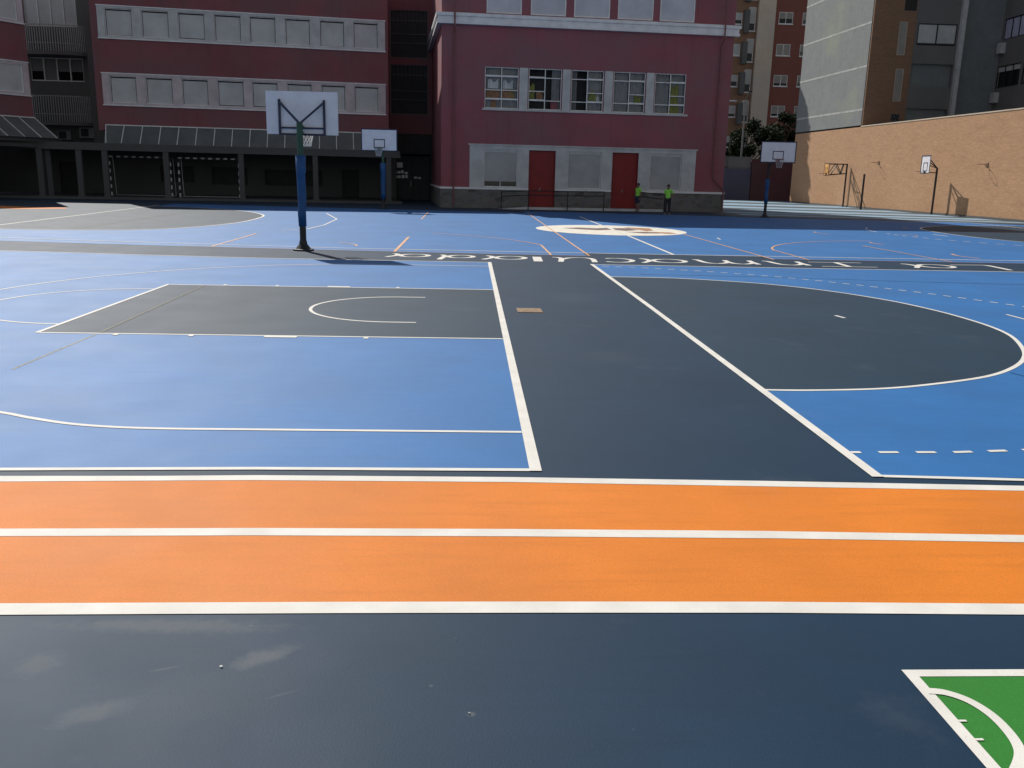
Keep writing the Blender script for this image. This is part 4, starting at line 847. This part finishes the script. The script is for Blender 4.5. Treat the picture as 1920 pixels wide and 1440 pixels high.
    for g_, w_ in (('gl','wl'),('gr','wr')):
        G = Vector(V[g_]); D = (G-Vector(V[w_])).normalized(); sd = D.orthogonal().normalized(); vv = []; ee = []; rr = []
        for f_ in range(4):
            b0 = G+sd*(f_-1.5)*.019; l = (.06,.072,.068,.052)[f_]; i0 = len(vv); bend = sd.cross(D)*.012
            vv += [tuple(b0), tuple(b0+D*l*.6+bend), tuple(b0+D*l+bend*2.4)]; ee += [(i0,i0+1),(i0+1,i0+2)]; rr += [.010,.009,.008]
        i0 = len(vv); b0 = G-D*.03+sd*.028; vv += [tuple(b0), tuple(b0+D*.03+sd*.022), tuple(b0+D*.055+sd*.024)]; ee += [(i0,i0+1),(i0+1,i0+2)]; rr += [.012,.010,.009]
        o = skinmesh('fingers', vv, ee, rr, M['skin'], r_, 1)
        for i in range(0, len(vv), 3): o.data.skin_vertices[0].data[i].use_root = True
    return r_
stand = dict(kl=(-.10,-.02,.50),al=(-.10,.02,.09),tl=(-.12,-.13,.04),kr=(.12,-.06,.50),ar=(.13,.0,.09),tr=(.15,-.15,.04),
             el=(-.24,.05,1.14),wl=(-.22,-.10,.93),gl=(-.20,-.16,.87),er=(.25,.06,1.13),wr=(.23,-.02,.88),gr=(.22,-.05,.80))
person((9.55,47.6,0), R(-62), .98, stand, 'person in a lime top and navy shorts standing by the right red door', 'cloth_b', True)
stand2 = dict(stand); stand2.update(kl=(-.11,-.12,.50),al=(-.11,-.04,.09),tl=(-.13,-.19,.04),kr=(.10,.06,.49),ar=(.10,.16,.10),tr=(.11,.02,.04),er=(.30,.10,1.16),wr=(.33,.0,.93),gr=(.33,-.05,.86))
person((10.62,44.2,0), R(-25), .97, stand2, 'person in a lime top and long dark trousers walking near the end of the railing', 'cloth_d', False)

# ------------------------------------------------------------------ small things on the ground
dr = empty('drain_cover', (.455,7.51,0), R(1), 'rusty rectangular drain cover set in the dark strip between the courts', 'drain cover')
MB().box(-.19,.19,-.21,.21,.002,.008).build('frame', M['rust'], dr)
g = MB()
for j in range(9): g.box(-.18+j*.042,-.16+j*.042,-.19,.19,.0082,.011)
g.build('grate', M['rust'], dr)
def scrap(x, y, s_, label):
    m_ = MB(); rnd = random.Random(int(x*100)); c = [(x+s_*rnd.uniform(.5,1)*math.cos(a), y+s_*rnd.uniform(.3,.8)*math.sin(a), .003+rnd.uniform(0,.005)) for a in (0,1.1,2.3,3.2,4.3,5.4)]
    for i in range(6): m_.quad((x,y,.008), c[i], c[(i+1) % 6])
    tag(m_.build('paper_scrap', M['paper']), label, 'litter')
scrap(-1.49,-2.55,.012,'small torn white scrap lying on the dark ground in the left foreground')
scrap(-.46,-2.89,.006,'tiny pale scrap on the dark ground in the middle foreground')
scrap(-.52,-2.33,.004,'speck of white litter just below the orange track')

# ------------------------------------------------------------------ camera, light, world
def vec(*a): return Vector(a)
pitch, yaw, roll = .232523, .051539, .0228547
fwd = vec(math.sin(yaw)*math.cos(pitch), math.cos(yaw)*math.cos(pitch), -math.sin(pitch)); right = vec(math.cos(yaw), -math.sin(yaw), 0); up = right.cross(fwd)
r2 = right*math.cos(roll)+up*math.sin(roll); u2 = -right*math.sin(roll)+up*math.cos(roll)
cd = bpy.data.cameras.new('camera'); cam = bpy.data.objects.new('camera', cd); COL.objects.link(cam)
mt = Matrix((r2, u2, -fwd)).transposed().to_4x4(); mt.translation = (-.478688,-5.90381,2.02034); cam.matrix_world = mt
cd.sensor_width = 36; cd.lens = 1655.6/1920*36; cd.clip_end = 1500; cd.clip_start = .05; S.camera = cam
sd = Vector((.54,-.955,-1.0)).normalized()
ld = bpy.data.lights.new('sun', 'SUN'); ld.energy = 4.0; ld.angle = R(.53); ld.color = (1,.955,.89); lo = bpy.data.objects.new('sun', ld); COL.objects.link(lo); lo.rotation_euler = sd.to_track_quat('-Z','Y').to_euler(); lo.location = (0,0,60)
w = bpy.data.worlds.new('World'); S.world = w; w.use_nodes = True; nt = w.node_tree; bg = nt.nodes['Background']
sk = nt.nodes.new('ShaderNodeTexSky'); sk.sky_type = 'NISHITA'; sk.sun_disc = False; sk.sun_elevation = math.asin(-sd.z); sk.sun_rotation = math.atan2(-sd.x, -sd.y)
hs = nt.nodes.new('ShaderNodeHueSaturation'); hs.inputs['Saturation'].default_value = .45; nt.links.new(sk.outputs[0], hs.inputs['Color']); nt.links.new(hs.outputs[0], bg.inputs['Color']); bg.inputs['Strength'].default_value = .072
sk.dust_density = 0.3; sk.air_density = 1.0; sk.ozone_density = .6
S.view_settings.view_transform = 'Standard'; S.view_settings.look = 'None'; S.view_settings.exposure = 0.17; S.view_settings.gamma = 1
S.render.engine = 'CYCLES'; S.cycles.max_bounces = 6; S.cycles.use_denoising = True
